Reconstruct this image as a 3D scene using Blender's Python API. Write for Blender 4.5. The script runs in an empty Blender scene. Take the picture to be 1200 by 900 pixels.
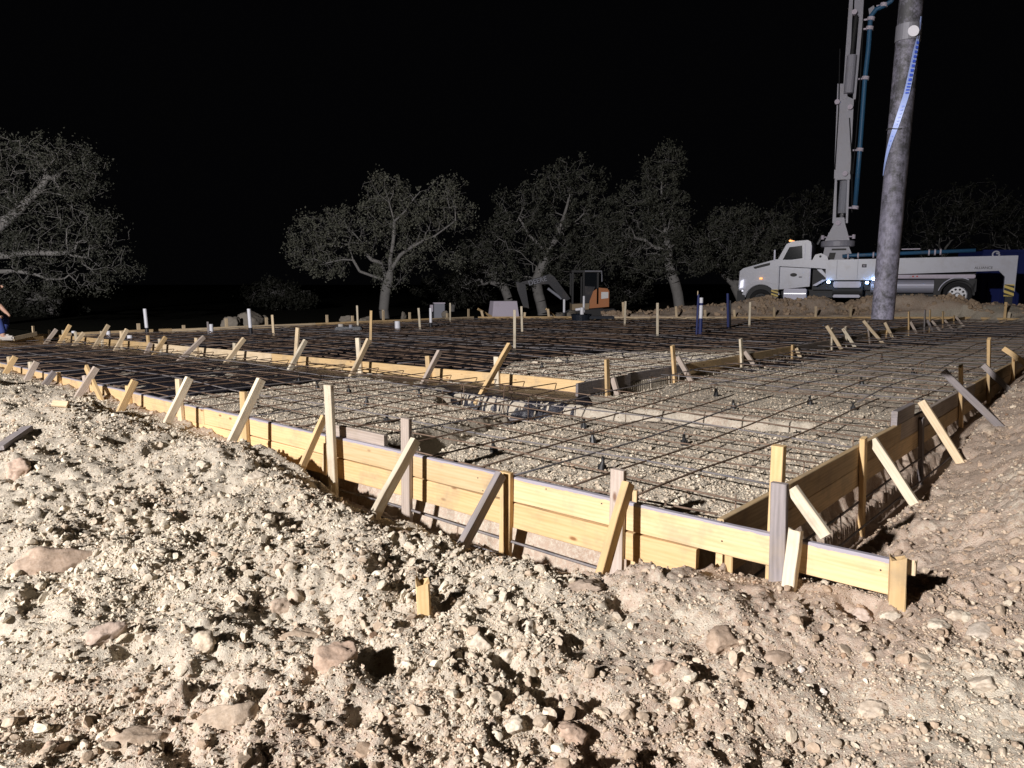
import bpy, bmesh, math, random
import numpy as np
from mathutils import Vector, Matrix, noise as mn
random.seed(7); RNG = np.random.default_rng(11)
SC = bpy.context.scene; C = SC.collection

# ------------------------------------------------------------------ camera
EYE = 1.24; F = 870.0; PIT = math.atan(118/870.0)
cp, sp = math.cos(PIT), math.sin(PIT)
cam = bpy.data.cameras.new("camera"); co = bpy.data.objects.new("camera", cam); C.objects.link(co)
co.location = (0, 0, EYE); co.rotation_euler = (math.pi/2 - PIT, 0, 0)
cam.lens = F/1200*36; cam.sensor_width = 36; cam.clip_start = .05; cam.clip_end = 2000
SC.camera = co
# ------------------------------------------------------------------ night sky, floodlight, exposure
w = bpy.data.worlds.new("World"); SC.world = w; w.use_nodes = True
bg = w.node_tree.nodes['Background']
bg.inputs[0].default_value = (.8, .8, 1, 1); bg.inputs[1].default_value = .0013
SC.view_settings.view_transform = 'Standard'; SC.view_settings.look = 'None'
SC.view_settings.exposure = 0; SC.view_settings.gamma = 1
LAMP = (-12.2, -9.2, 7.7)
ld = bpy.data.lights.new("floodlight", 'POINT'); ld.energy = 34500; ld.color = (1, .96, .955); ld.shadow_soft_size = .25
lo = bpy.data.objects.new("floodlight", ld); lo.location = LAMP; C.objects.link(lo)

# ------------------------------------------------------------------ photo ray helpers (used to survey real positions)
def ray(u, v):
    x = (u-600)/F; y = -(v-450)/F
    return np.array([x, cp + y*sp, -sp + y*cp])
EYEP = np.array([0, 0, EYE])
def P(u, v, z=0.0):
    d = ray(u, v); return EYEP + d*((z-EYE)/d[2])
def PV(u, v, q, n):
    d = ray(u, v); t = ((q-EYEP)[:2] @ n[:2])/(d[:2] @ n[:2]); return EYEP + d*t
def PY(u, v, y):
    d = ray(u, v); return EYEP + d*(y/d[1])
def unit(v):
    v = np.array(v, float); return v/np.linalg.norm(v)
E1 = unit([.757, -.654, 0]); E2 = unit([.654, .757, 0])
COR = P(840, 610.8)                                   # slab corner
QL = P(580, 437); TL = unit(P(672, 449)-P(92, 397)); NL = np.array([TL[1], -TL[0], 0])  # inner left form, NL points to the camera side
QR = P(840, 421); AR = float((QR-COR) @ E1)           # inner right form: a = AR
QF = P(430, 376); TF = unit(P(560, 371)-P(40, 393)); NF = np.array([-TF[1], TF[0], 0])  # far left form, NF outwards

# ------------------------------------------------------------------ numpy noise
def h2(ix, iy, s):
    n = (ix*374761393 + iy*668265263 + s*1442695041) & 0x7fffffff
    n = ((n ^ (n >> 13))*1274126177) & 0x7fffffff
    n = ((n ^ (n >> 11))*1911520717) & 0x7fffffff
    return ((n ^ (n >> 15)) & 0xffffff)/float(0xffffff)
def vnoise(x, y, s=0):
    ix = np.floor(x).astype(np.int64); iy = np.floor(y).astype(np.int64)
    fx = x-ix; fy = y-iy; fx = fx*fx*(3-2*fx); fy = fy*fy*(3-2*fy)
    a = h2(ix, iy, s); b = h2(ix+1, iy, s); c = h2(ix, iy+1, s); d = h2(ix+1, iy+1, s)
    return (a*(1-fx)+b*fx)*(1-fy) + (c*(1-fx)+d*fx)*fy - .5
def fbm(x, y, s=0, o=4):
    r = 0; a = 1
    for i in range(o):
        r = r + a*vnoise(x, y, s+i); x = x*2.03+7.1; y = y*2.03-3.7; a *= .5
    return r
def clods(x, y, size, s, p=.9):
    """rounded lumps: height 0..1, each cell with its own height"""
    X = x/size; Y = y/size
    ix = np.floor(X).astype(np.int64); iy = np.floor(Y).astype(np.int64)
    best = np.zeros_like(X)
    for dx in (-1, 0, 1):
        for dy in (-1, 0, 1):
            cx = ix+dx; cy = iy+dy
            px = cx+h2(cx, cy, s); py = cy+h2(cx, cy, s+1)
            r = .34+.42*h2(cx, cy, s+2)**1.5; hh = .25+.75*h2(cx, cy, s+3)
            th = 6.283*h2(cx, cy, s+4); ct, st = np.cos(th), np.sin(th)
            U = ((X-px)*ct+(Y-py)*st)/r; V = (-(X-px)*st+(Y-py)*ct)/(r*.8)
            d = np.maximum(np.maximum(np.abs(U), np.abs(V)), (np.abs(U)+np.abs(V))*.72)
            h = hh*r/.7*(np.clip((1-d)*2.1, 0, 1)**.8*(.8+.35*U*(h2(cx, cy, s+5)-.3)+.35*V*(h2(cx, cy, s+6)-.5)))
            best = np.maximum(best, h)
    return best
def ss(e0, e1, x):
    t = np.clip((x-e0)/(e1-e0), 0, 1); return t*t*(3-2*t)
def segd(x, y, pts):
    d = np.full(np.shape(x), 1e9)
    for (ax, ay), (bx, by) in zip(pts[:-1], pts[1:]):
        vx, vy = bx-ax, by-ay; t = np.clip(((x-ax)*vx+(y-ay)*vy)/(vx*vx+vy*vy), 0, 1)
        d = np.minimum(d, np.hypot(x-ax-t*vx, y-ay-t*vy))
    return d
TR1 = [tuple(P(u, v, -.3)[:2]) for u, v in ((535, 476), (610, 488), (760, 497), (930, 512))]
TR2 = [tuple(P(u, v, -.3)[:2]) for u, v in ((640, 488), (560, 508), (500, 528), (470, 540))]
TR3 = [tuple(P(u, v, -.3)[:2]) for u, v in ((700, 470), (850, 437), (980, 412), (1075, 394), (1130, 384))]
GRAVEL_B = [P(u, v, -.2)[:2] for u, v in ((150, 470), (196, 462), (235, 446), (310, 438), (360, 437), (430, 444), (480, 455), (560, 470), (600, 476))]
SLABPATCH = [P(u, v, -.1)[:2] for u, v in ((575, 448), (600, 424), (700, 414), (800, 408), (870, 408), (930, 418), (850, 450), (700, 470))]
def inpoly(x, y, poly):
    r = np.zeros(np.shape(x), bool); n = len(poly)
    for i in range(n):
        x0, y0 = poly[i]; x1, y1 = poly[(i+1) % n]
        if y0 == y1: continue
        c = ((y0 > y) != (y1 > y)) & (x < (x1-x0)*(y-y0)/(y1-y0)+x0); r ^= c
    return r
GB = [tuple(p) for p in GRAVEL_B] + [tuple(P(700, 520, 0)[:2]), tuple(P(700, 620, 0)[:2]), tuple(P(300, 620, 0)[:2]), tuple(P(150, 560, 0)[:2])]
HOL = [(P(u, v, -.2)[:2], r_, d_) for u, v, r_, d_ in (
    (155, 536, .17, .10), (190, 545, .13, .08), (85, 598, .13, .13), (70, 615, .1, .1), (18, 580, .07, .07), (268, 590, .1, .09), (245, 570, .08, .07), (438, 772, .075, .08), (455, 780, .05, .05),
    (590, 775, .06, .07), (640, 800, .08, .08), (560, 730, .05, .05), (690, 800, .06, .05), (730, 708, .07, .06), (620, 745, .05, .05), (150, 745, .07, .07), (1010, 712, .1, .09),
    (330, 640, .09, .06), (480, 735, .05, .04), (45, 840, .06, .05), (705, 858, .08, .07), (215, 880, .05, .05), (870, 700, .07, .04), (760, 640, .1, .04), (420, 830, .05, .04))]
LMP = [(P(u, v, -.2)[:2], r_, d_) for u, v, r_, d_ in (
    (70, 508, 1.0, .1), (430, 650, .5, .06), (250, 545, .6, .06), (110, 548, .2, .06), (40, 640, .35, .08), (30, 560, .2, .05), (400, 800, .12, .03), (330, 800, .3, .04), (250, 850, .25, .04), (850, 730, .2, .05), (900, 790, .2, .05), (790, 780, .15, .04), (980, 700, .15, .03), (260, 600, .12, .04), (555, 800, .15, .03))]
def coords(x, y):
    a = (x-COR[0])*E1[0]+(y-COR[1])*E1[1]; b = (x-COR[0])*E2[0]+(y-COR[1])*E2[1]
    dl = -((x-QL[0])*NL[0]+(y-QL[1])*NL[1]); df = (x-QF[0])*NF[0]+(y-QF[1])*NF[1]
    return a, b, dl, df
def regions(x, y):
    a, b, dl, df = coords(x, y)
    inside = (a < .02) & (b > .02) & (df < 0) & (y < 28.02) & (a > -20)
    # far right piece runs along E1 from (16.9,28)
    inside &= ((x-16.9)*E2[0]+(y-28.0)*E2[1] < 0)
    main = inside & (dl > 0) & (a < AR)
    return a, b, dl, df, inside, main
def zbase(x, y):
    a, b, dl, df = coords(x, y); I = np.interp
    # outside, front
    s = -b
    f0 = I(a, [-12, -8, -6, -4.6, -3.9, -3.3, -2.2, -.8, -.35, 0, .9], [-.08, -.12, -.18, -.28, -.35, -.5, -.55, -.58, -.42, -.24, -.22])
    f1 = I(a, [-12, -8, -6.5, -5, -4, -3.3, -2.7, -1.8, -1.1, -.5, 0, .9], [-.06, -.1, -.15, -.14, -.14, -.17, -.36, -.36, -.42, -.4, -.21, -.2])
    f2 = I(a, [-12, -6, -4.5, -3, -1.5, 0, 1.5], [.03, .0, -.03, -.09, -.24, -.24, -.22])
    fr = np.where(s < .4, f0+(f1-f0)*ss(.12, .4, s), f1+(f2-f1)*ss(.4, .95, s))
    fr = fr + (I(s, [0, 1, 2.2, 4, 6], [0, 0, -.06, -.16, -.3]))
    # outside, right
    r0 = I(b, [-.5, 0, .6, 1.4, 5, 6, 8, 12], [-.22, -.26, -.52, -.75, -.73, -.45, -.38, -.2])
    r1 = I(b, [-.5, 0, 1, 2, 4, 5.5, 7, 10, 16], [-.22, -.24, -.4, -.45, -.42, -.2, -.1, .02, .05])
    r2 = I(b, [-3, 0, 2, 5, 10, 20], [-.33, -.2, -.14, -.02, .1, .05])
    rt = np.where(a < .4, r0+(r1-r0)*ss(.15, .4, a), r1+(r2-r1)*ss(.4, 1.3, a))
    wq = ss(-.6, .6, (a-.0)-(-b)*.8)
    wq = np.where(b > 0, 1.0, np.where(a < 0, 0.0, ss(0, 1, (a/(a-b+1e-6)))))
    wq = np.where((a < 0) & (b > 0), (a > b-a*0-1e9)*0.0, wq)
    out = fr*(1-wq)+rt*wq
    # inside fills
    low = -.2+.03*fbm(x*1.1, y*1.1, 40, 3)
    bn = b+.09*fbm(x*5, y*5, 44, 4); an = a-.09*fbm(x*5, y*5, 46, 4)
    low = low-.42*ss(.24, .03, bn)*1.0 - .38*ss(-.24, -.03, an)
    tr = .42*ss(.34, .16, segd(x, y, TR1)+.22*fbm(x*2.6, y*2.6, 9, 3)) ; tr = np.maximum(tr, .4*ss(.34, .14, segd(x, y, TR2)+.08*vnoise(x*3, y*3, 12)))
    tr = np.maximum(tr, .3*ss(.3, .15, segd(x, y, TR3)))
    low = np.maximum(low-tr, -.66)
    mainz = -.12+.02*fbm(x*.9, y*.9, 50, 3) - .3*ss(.12, 0, dl)*ss(.5, 0, dl)
    inside = (a < .02) & (b > .0) & (df < 0) & (a > -20) & ((x-16.9)*E2[0]+(y-28.0)*E2[1] < 0) & (y < 28.05)
    main = inside & (dl > 0) & (a < AR)
    z = np.where(inside, np.where(main, mainz, low), out)
    # ground beyond the far forms
    beyond = (~inside) & (((df >= 0) & (a < AR+40) & (b > 4)) | (y >= 28.05) | ((x-16.9)*E2[0]+(y-28.0)*E2[1] >= 0))
    bz = I(x, [-40, 0, 8, 12, 30], [-.5, -.55, -.2, 0, .15]) - .0*y
    bz = np.where(df > 0, bz, bz)
    # berm
    cx = np.array([-60, 3, 4.3, 5.5, 7, 8.3, 8.8, 10, 12, 13.2, 14.6, 15.6, 16.3, 17.2, 17.9, 18.8, 19.8, 21, 23])
    cz = np.array([0, 0, .05, .1, .35, .36, .52, .62, .66, .6, .72, .78, .72, .66, .5, .42, .3, .42, .4])
    yc = np.interp(x, [13, 20], [29.6, 27.9])
    bm = .86*np.interp(x, cx, cz)*np.exp(-((y-yc)/.85)**2)
    bm = bm*(1+.5*fbm(x*1.3, y*1.3, 60, 4)) + (bm > .1)*(.1*clods(x, y, .6, 610)+.06*clods(x, y, .28, 620))
    bz = np.maximum(bz, np.where(bm > .02, bm, -9))
    zz = np.where(beyond, bz, z)
    back = (y < 1.5)
    zz = np.where(y < -1, -.45, zz)
    # outside to the far left
    zz = np.where((~inside) & (~beyond) & (a < -20), np.maximum(-.3, zz-.1), zz)
    return zz
def rubble(x, y):
    a, b, dl, df = coords(x, y)
    outf = ((b < -.06) & (a < 1.2)) | (a > .12) | ((b < 0) & (a > .0))
    return outf & (y < 26)
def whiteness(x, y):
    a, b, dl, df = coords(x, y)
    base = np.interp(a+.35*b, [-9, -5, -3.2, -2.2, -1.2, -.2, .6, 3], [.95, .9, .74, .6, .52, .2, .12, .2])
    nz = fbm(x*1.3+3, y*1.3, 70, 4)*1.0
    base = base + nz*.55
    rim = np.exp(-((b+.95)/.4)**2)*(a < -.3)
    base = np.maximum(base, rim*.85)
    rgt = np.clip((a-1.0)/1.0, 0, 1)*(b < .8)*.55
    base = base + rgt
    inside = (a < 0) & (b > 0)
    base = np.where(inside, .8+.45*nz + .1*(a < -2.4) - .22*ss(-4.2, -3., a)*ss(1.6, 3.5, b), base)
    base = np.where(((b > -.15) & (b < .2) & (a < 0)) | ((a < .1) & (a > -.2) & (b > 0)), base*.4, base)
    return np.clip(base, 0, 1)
def zterr(x, y, detail=True):
    x = np.asarray(x, float); y = np.asarray(y, float)
    z = zbase(x, y)
    if not detail: return z
    a, b, dl, df = coords(x, y)
    d = np.hypot(x, y)
    out = rubble(x, y).astype(float)*ss(.1, .45, np.maximum(-b*(a < 1), a))
    inn = ((a < -.12) & (b > .12) & ((dl < -.05) | (a > AR)) & (y < 26)).astype(float)
    wx = x+.06*fbm(x*6, y*6, 81, 2); wy = y+.06*fbm(x*6, y*6, 85, 2)
    big = fbm(x*.85+2.3, y*.85+5.1, 1, 4)
    mid = fbm(x*3.1, y*3.1, 20, 4)
    z = z + out*(.16*big + .075*mid)
    near = y < 9
    for (c_, r_, d_) in HOL: z = z - np.where(near, out*d_*ss(1.15, .45, np.hypot(x-c_[0], (y-c_[1])*.8)/r_+.5*vnoise(x*14, y*14, 7)), 0)
    for (c_, r_, d_) in LMP: z = z + np.where(near, out*d_*ss(1.2, .1, np.hypot(x-c_[0], y-c_[1])/r_+.5*vnoise(x*9, y*9, 8)), 0)
    far = (y > 28.1)
    z = z + np.where(far, .05*fbm(x*2.2, y*2.2, 30, 4)*np.where(y < 32, 1, .6), 0)
    # clods and stones of the heaps
    rough = np.clip(.8+1.5*fbm(x*1.7, y*1.7, 33, 3), .25, 1.6)
    z = z + out*rough*(.05*clods(wx, wy, .17, 101)+.03*clods(wx, wy, .075, 111)+.018*clods(wx, wy, .038, 121))+out*.006*fbm(x*60, y*60, 160, 3)
    z = z + inn*(.014*clods(wx, wy, .11, 131)+.014*clods(wx, wy, .055, 141)+.008*clods(wx, wy, .028, 151)+.02*mid)
    # soil cut under the forms
    cut = (((b > -.05) & (b < .16) & (a < 0)) | ((a < .05) & (a > -.16) & (b > 0)))
    z = z + np.where(cut, .05*fbm(x*9, y*9, 90, 4)+.03*clods(x, y, .09, 190), 0)
    return z
def zt(x, y): return float(zterr(np.array([x]), np.array([y]))[0])
def hit(u, v, detail=True):
    d = ray(u, v); t = np.linspace(1.0, 45, 9000)
    X = EYEP[None]+t[:, None]*d[None]
    z = zterr(X[:, 0], X[:, 1], detail); k = np.argmax(X[:, 2] < z)
    return X[k] if X[k, 2] < z[k] else P(u, v, -.3)

# ------------------------------------------------------------------ materials
def mat(name, col=(.5, .5, .5), rough=.8, metal=0., spec=.5):
    m = bpy.data.materials.new(name); m.use_nodes = True
    b = m.node_tree.nodes['Principled BSDF']
    b.inputs['Base Color'].default_value = (*col, 1); b.inputs['Roughness'].default_value = rough
    b.inputs['Metallic'].default_value = metal; b.inputs['Specular IOR Level'].default_value = spec
    return m
class NT:
    def __init__(s, m): s.t = m.node_tree; s.b = s.t.nodes['Principled BSDF']
    def n(s, k, **kw):
        o = s.t.nodes.new(k)
        for a, v in kw.items():
            if a in o.inputs: o.inputs[a].default_value = v
            else: setattr(o, a, v)
        return o
    def l(s, a, b): s.t.links.new(a, b)
    def mix(s, f, a, b, mode='MIX'):
        o = s.t.nodes.new('ShaderNodeMix'); o.data_type = 'RGBA'; o.blend_type = mode
        for sock, v in ((0, f), (6, a), (7, b)):
            if isinstance(v, bpy.types.NodeSocket): s.l(v, o.inputs[sock])
            elif sock == 0: o.inputs[0].default_value = v
            else: o.inputs[sock].default_value = (*v, 1)
        return o.outputs[2]
    def ramp(s, f, p0, p1, c0=(0, 0, 0), c1=(1, 1, 1)):
        r = s.t.nodes.new('ShaderNodeValToRGB'); e = r.color_ramp.elements
        e[0].position = p0; e[1].position = p1; e[0].color = (*c0, 1); e[1].color = (*c1, 1)
        s.l(f, r.inputs[0]); return r.outputs[0]
    def noise(s, vec, sc, det=4, ro=.6):
        o = s.n('ShaderNodeTexNoise'); o.inputs['Scale'].default_value = sc; o.inputs['Detail'].default_value = det
        o.inputs['Roughness'].default_value = ro
        if vec is not None: s.l(vec, o.inputs['Vector'])
        return o.outputs['Fac']
    def bump(s, h, st, dist=.01):
        o = s.n('ShaderNodeBump'); o.inputs['Strength'].default_value = st; o.inputs['Distance'].default_value = dist
        s.l(h, o.inputs['Height']); s.l(o.outputs[0], s.b.inputs['Normal'])
def wood(name, c0, c1, knots=True, stain=0., rough=.75, gray=0.):
    m = mat(name, c0, rough, spec=.25); t = NT(m)
    tc = t.n('ShaderNodeTexCoord'); oi = t.n('ShaderNodeObjectInfo')
    add = t.n('ShaderNodeVectorMath', operation='ADD'); t.l(tc.outputs['Object'], add.inputs[0])
    sc = t.n('ShaderNodeVectorMath', operation='SCALE'); sc.inputs[3].default_value = 9.0
    cmb = t.n('ShaderNodeCombineXYZ')
    for i in range(3): t.l(oi.outputs['Random'], cmb.inputs[i])
    t.l(cmb.outputs[0], sc.inputs[0]); t.l(sc.outputs[0], add.inputs[1])
    mp = t.n('ShaderNodeMapping'); mp.inputs['Scale'].default_value = (1.3, 15, 15); t.l(add.outputs[0], mp.inputs['Vector'])
    g = t.noise(mp.outputs[0], 2.2, 6, .62)
    mp2 = t.n('ShaderNodeMapping'); mp2.inputs['Scale'].default_value = (.7, 6, 6); t.l(add.outputs[0], mp2.inputs['Vector'])
    wv = t.n('ShaderNodeTexWave'); wv.inputs['Scale'].default_value = 2.2; wv.inputs['Distortion'].default_value = 5; wv.bands_direction = 'Z'
    wv.inputs['Detail'].default_value = 3; t.l(mp2.outputs[0], wv.inputs['Vector'])
    f = t.n('ShaderNodeMath', operation='MULTIPLY_ADD'); t.l(wv.outputs['Fac'], f.inputs[0]); f.inputs[1].default_value = .16; t.l(g, f.inputs[2])
    col = t.ramp(f.outputs[0], .25, .7, c1, c0)
    if knots:
        mk = t.n('ShaderNodeMapping'); mk.inputs['Scale'].default_value = (3.0, 7, 7); t.l(add.outputs[0], mk.inputs['Vector'])
        vo = t.n('ShaderNodeTexVoronoi'); vo.inputs['Scale'].default_value = 1.0; t.l(mk.outputs[0], vo.inputs['Vector'])
        k = t.ramp(vo.outputs['Distance'], .05, .12, (1, 1, 1), (0, 0, 0))
        col = t.mix(k, col, (c0[0]*.4, c0[1]*.28, c0[2]*.22))
    dn = t.noise(add.outputs[0], 3.5, 5, .65); dirt = t.ramp(dn, .5, .72)
    dm = t.n('ShaderNodeMath', operation='MULTIPLY'); t.l(dirt, dm.inputs[0]); dm.inputs[1].default_value = .6
    col = t.mix(dm.outputs[0], col, (.3, .24, .17))
    hv = t.n('ShaderNodeHueSaturation'); t.l(col, hv.inputs['Color'])
    mr = t.n('ShaderNodeMapRange'); t.l(oi.outputs['Random'], mr.inputs[0]); mr.inputs[3].default_value = .78; mr.inputs[4].default_value = 1.12
    t.l(mr.outputs[0], hv.inputs['Value']); col = hv.outputs[0]
    if stain:
        ge = t.n('ShaderNodeNewGeometry'); sx = t.n('ShaderNodeSeparateXYZ'); t.l(tc.outputs['Object'], sx.inputs[0])
        r = t.ramp(sx.outputs[2], .0, 1.)
        a = t.n('ShaderNodeMath', operation='MULTIPLY_ADD'); nn = t.noise(add.outputs[0], 14, 5); t.l(nn, a.inputs[0]); a.inputs[1].default_value = .02; t.l(sx.outputs[2], a.inputs[2])
        q = t.n('ShaderNodeMath', operation='GREATER_THAN'); t.l(a.outputs[0], q.inputs[0]); q.inputs[1].default_value = stain
        col = t.mix(q.outputs[0], col, (.35, .325, .365))
    t.l(col, t.b.inputs['Base Color']); t.bump(g, .35, .004)
    return m
M = {}
M['pine'] = wood('fresh_pine', (.68, .48, .25), (.55, .36, .16))
M['pale'] = wood('pale_pine', (.7, .56, .38), (.54, .4, .23))
M['cream'] = wood('cream_pine', (.7, .62, .48), (.58, .47, .32))
M['gray'] = wood('weathered_wood', (.27, .24, .24), (.15, .135, .13), knots=False)
M['graywood'] = wood('half_weathered_wood', (.5, .42, .36), (.34, .27, .22))
M['form'] = wood('form_board_pine', (.68, .48, .26), (.55, .37, .17), stain=.0795)
M['formpale'] = wood('form_board_pale', (.68, .5, .29), (.54, .37, .18), stain=.0775)
M['brownboard'] = wood('worn_form_board', (.66, .48, .27), (.45, .31, .16))
def ground_mat():
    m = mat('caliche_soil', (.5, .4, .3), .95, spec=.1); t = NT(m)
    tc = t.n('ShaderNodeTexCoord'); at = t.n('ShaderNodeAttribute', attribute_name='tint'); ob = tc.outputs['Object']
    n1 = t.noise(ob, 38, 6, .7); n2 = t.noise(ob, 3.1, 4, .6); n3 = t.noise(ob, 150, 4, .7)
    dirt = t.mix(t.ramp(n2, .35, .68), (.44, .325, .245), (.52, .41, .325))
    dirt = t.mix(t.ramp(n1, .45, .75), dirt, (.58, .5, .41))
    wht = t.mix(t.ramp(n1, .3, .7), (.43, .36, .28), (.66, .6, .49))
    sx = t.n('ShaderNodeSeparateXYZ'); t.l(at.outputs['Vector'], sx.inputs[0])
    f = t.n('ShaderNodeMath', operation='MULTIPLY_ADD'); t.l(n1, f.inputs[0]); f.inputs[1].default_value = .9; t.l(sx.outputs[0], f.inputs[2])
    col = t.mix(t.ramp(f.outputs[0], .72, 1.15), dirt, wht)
    grass = t.mix(n1, (.006, .007, .004), (.022, .02, .012))
    col = t.mix(sx.outputs[1], col, grass)
    t.l(col, t.b.inputs['Base Color'])
    s = t.n('ShaderNodeMath', operation='ADD'); t.l(n1, s.inputs[0]); t.l(n3, s.inputs[1]); t.bump(s.outputs[0], .75, .012)
    return m
M['ground'] = ground_mat()
def stone_mat():
    m = mat('limestone_gravel', (.6, .5, .4), .92, spec=.12); t = NT(m)
    at = t.n('ShaderNodeAttribute', attribute_name='stone'); tc = t.n('ShaderNodeTexCoord')
    n1 = t.noise(tc.outputs['Object'], 60, 5, .65)
    col = t.mix(t.ramp(n1, .3, .75), (.72, .66, .6), (1.08, 1.06, 1.03))
    col = t.mix(1.0, at.outputs['Color'], col, 'MULTIPLY')
    t.l(col, t.b.inputs['Base Color']); t.bump(n1, .5, .006)
    return m
M['stone'] = stone_mat()
def plastic_mat():
    m = mat('black_plastic_sheet', (.02, .02, .024), .42, spec=.5); t = NT(m)
    tc = t.n('ShaderNodeTexCoord'); n1 = t.noise(tc.outputs['Object'], 2.3, 6, .7); n2 = t.noise(tc.outputs['Object'], 16, 5, .65)
    a = t.n('ShaderNodeMath', operation='MULTIPLY_ADD'); t.l(n1, a.inputs[0]); a.inputs[1].default_value = 1.2; t.l(n2, a.inputs[2])
    dust = t.ramp(a.outputs[0], 1.05, 1.6)
    col = t.mix(dust, (.014, .014, .022), (.15, .13, .125)); t.l(col, t.b.inputs['Base Color'])
    t.bump(n2, .55, .03); return m
M['plastic'] = plastic_mat()
def rebar_mat(name, c0, c1):
    m = mat(name, c0, .7, .25); t = NT(m); tc = t.n('ShaderNodeTexCoord')
    n1 = t.noise(tc.outputs['Object'], 6, 6, .7); col = t.mix(t.ramp(n1, .35, .65), c0, c1); t.l(col, t.b.inputs['Base Color'])
    n2 = t.noise(tc.outputs['Object'], 180, 2); t.bump(n2, .5, .004); return m
M['rebar'] = rebar_mat('rusty_rebar', (.13, .085, .06), (.25, .17, .12))
M['rebargray'] = rebar_mat('mill_scale_rebar', (.14, .135, .15), (.26, .23, .22))
M['blackplastic'] = mat('black_plastic', (.012, .012, .013), .5)
M['pvc'] = mat('white_pvc', (.75, .75, .8), .4)
M['abs'] = mat('black_sleeve', (.015, .015, .02), .5)
M['bluewrap'] = mat('blue_foam_sleeve', (.015, .025, .12), .55)
def painty(name, col, rough=.4, dirtc=(.25, .2, .15), amt=.35, sc=2.2, metal=0.):
    m = mat(name, col, rough, metal); t = NT(m); tc = t.n('ShaderNodeTexCoord')
    n1 = t.noise(tc.outputs['Object'], sc, 7, .7); r = t.ramp(n1, .5, .78)
    mu = t.n('ShaderNodeMath', operation='MULTIPLY'); t.l(r, mu.inputs[0]); mu.inputs[1].default_value = amt
    t.l(t.mix(mu.outputs[0], col, dirtc), t.b.inputs['Base Color']); return m
M['white'] = painty('white_truck_paint', (.5, .51, .59), .35)
M['boomwhite'] = painty('boom_paint', (.34, .34, .4), .45)
M['dark'] = mat('dark_chassis', (.02, .02, .022), .6)
M['glass'] = mat('dark_glass', (.01, .012, .015), .08)
M['alu'] = painty('aluminium', (.42, .42, .5), .5, metal=.3)
M['chrome'] = mat('polished_rim', (.75, .76, .8), .22, .85)
M['tyre'] = mat('tyre_rubber', (.018, .018, .019), .85)
M['bluepipe'] = painty('blue_pipe_paint', (.035, .13, .26), .45)
M['navy'] = painty('navy_container', (.012, .022, .13), .5, (.01, .01, .03))
M['orange'] = painty('orange_paint', (.5, .19, .07), .5, (.4, .25, .15), .4, 4)
M['tan'] = painty('dusty_panel', (.32, .24, .15), .7)
M['exdark'] = painty('dark_boom_paint', (.013, .013, .02), .5)
M['yellow'] = mat('hazard_yellow', (.75, .55, .12), .5)
M['red'] = mat('red_mark', (.6, .03, .02), .5)
M['reflw'] = mat('white_lettering', (.8, .8, .8), .5)
M['tarp'] = painty('pale_tarp', (.62, .56, .66), .7)
M['tarpdark'] = painty('grey_block', (.3, .31, .36), .8)
M['bucket'] = mat('black_bucket', (.015, .02, .03), .4)
def emis(name, col, st):
    m = mat(name, col, .4); b = m.node_tree.nodes['Principled BSDF']
    b.inputs['Emission Color'].default_value = (*col, 1); b.inputs['Emission Strength'].default_value = st; return m
M['led'] = emis('blue_white_led', (.35, .6, 1), 22)
M['amber'] = emis('amber_marker', (1, .42, .12), 1.6)
M['head'] = emis('headlamp', (.9, .9, 1), .7)
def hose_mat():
    m = mat('hose_rubber_wear_and_falloff', (.05, .05, .055), .7); t = NT(m); tc = t.n('ShaderNodeTexCoord')
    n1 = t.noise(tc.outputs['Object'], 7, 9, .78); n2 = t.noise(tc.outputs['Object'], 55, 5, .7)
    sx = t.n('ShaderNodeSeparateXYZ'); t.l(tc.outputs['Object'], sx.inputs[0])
    a = t.n('ShaderNodeMath', operation='MULTIPLY_ADD'); t.l(sx.outputs[2], a.inputs[0]); a.inputs[1].default_value = -.11; n15 = t.n('ShaderNodeMath', operation='MULTIPLY_ADD'); n15.inputs[1].default_value = 2.0; n15.inputs[2].default_value = -.74; t.l(n1, n15.inputs[0]); t.l(n15.outputs[0], a.inputs[2])  # mottling is wear; darkening with height paints in the lamp's beam fall-off
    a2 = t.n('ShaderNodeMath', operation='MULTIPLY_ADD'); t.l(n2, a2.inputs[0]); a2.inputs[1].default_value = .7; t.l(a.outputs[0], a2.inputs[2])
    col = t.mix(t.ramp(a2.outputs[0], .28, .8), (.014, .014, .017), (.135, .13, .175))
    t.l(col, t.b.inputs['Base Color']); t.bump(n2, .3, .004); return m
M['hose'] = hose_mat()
def leafmat(name, c0, c1):
    m = mat(name, c0, .65, spec=.3); t = NT(m); at = t.n('ShaderNodeTexCoord')
    n1 = t.noise(at.outputs['Object'], 1.1, 3); t.l(t.mix(t.ramp(n1, .35, .65), c0, c1), t.b.inputs['Base Color']); return m
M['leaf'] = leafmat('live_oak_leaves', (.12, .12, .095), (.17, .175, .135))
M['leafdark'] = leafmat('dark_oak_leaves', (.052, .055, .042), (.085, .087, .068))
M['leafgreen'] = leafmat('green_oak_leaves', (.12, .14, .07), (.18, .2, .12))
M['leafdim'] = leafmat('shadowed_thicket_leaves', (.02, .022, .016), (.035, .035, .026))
M['bark'] = painty('oak_bark', (.27, .26, .25), .9, (.1, .09, .08), .6, 5)
M['jeans'] = painty('blue_denim', (.04, .065, .24), .85, (.03, .05, .2), .4, 12)
M['skin'] = mat('skin', (.55, .33, .24), .55)
M['shirt'] = mat('black_shirt', (.012, .012, .014), .85)
M['shoe'] = mat('light_boot', (.5, .46, .42), .7)

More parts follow.
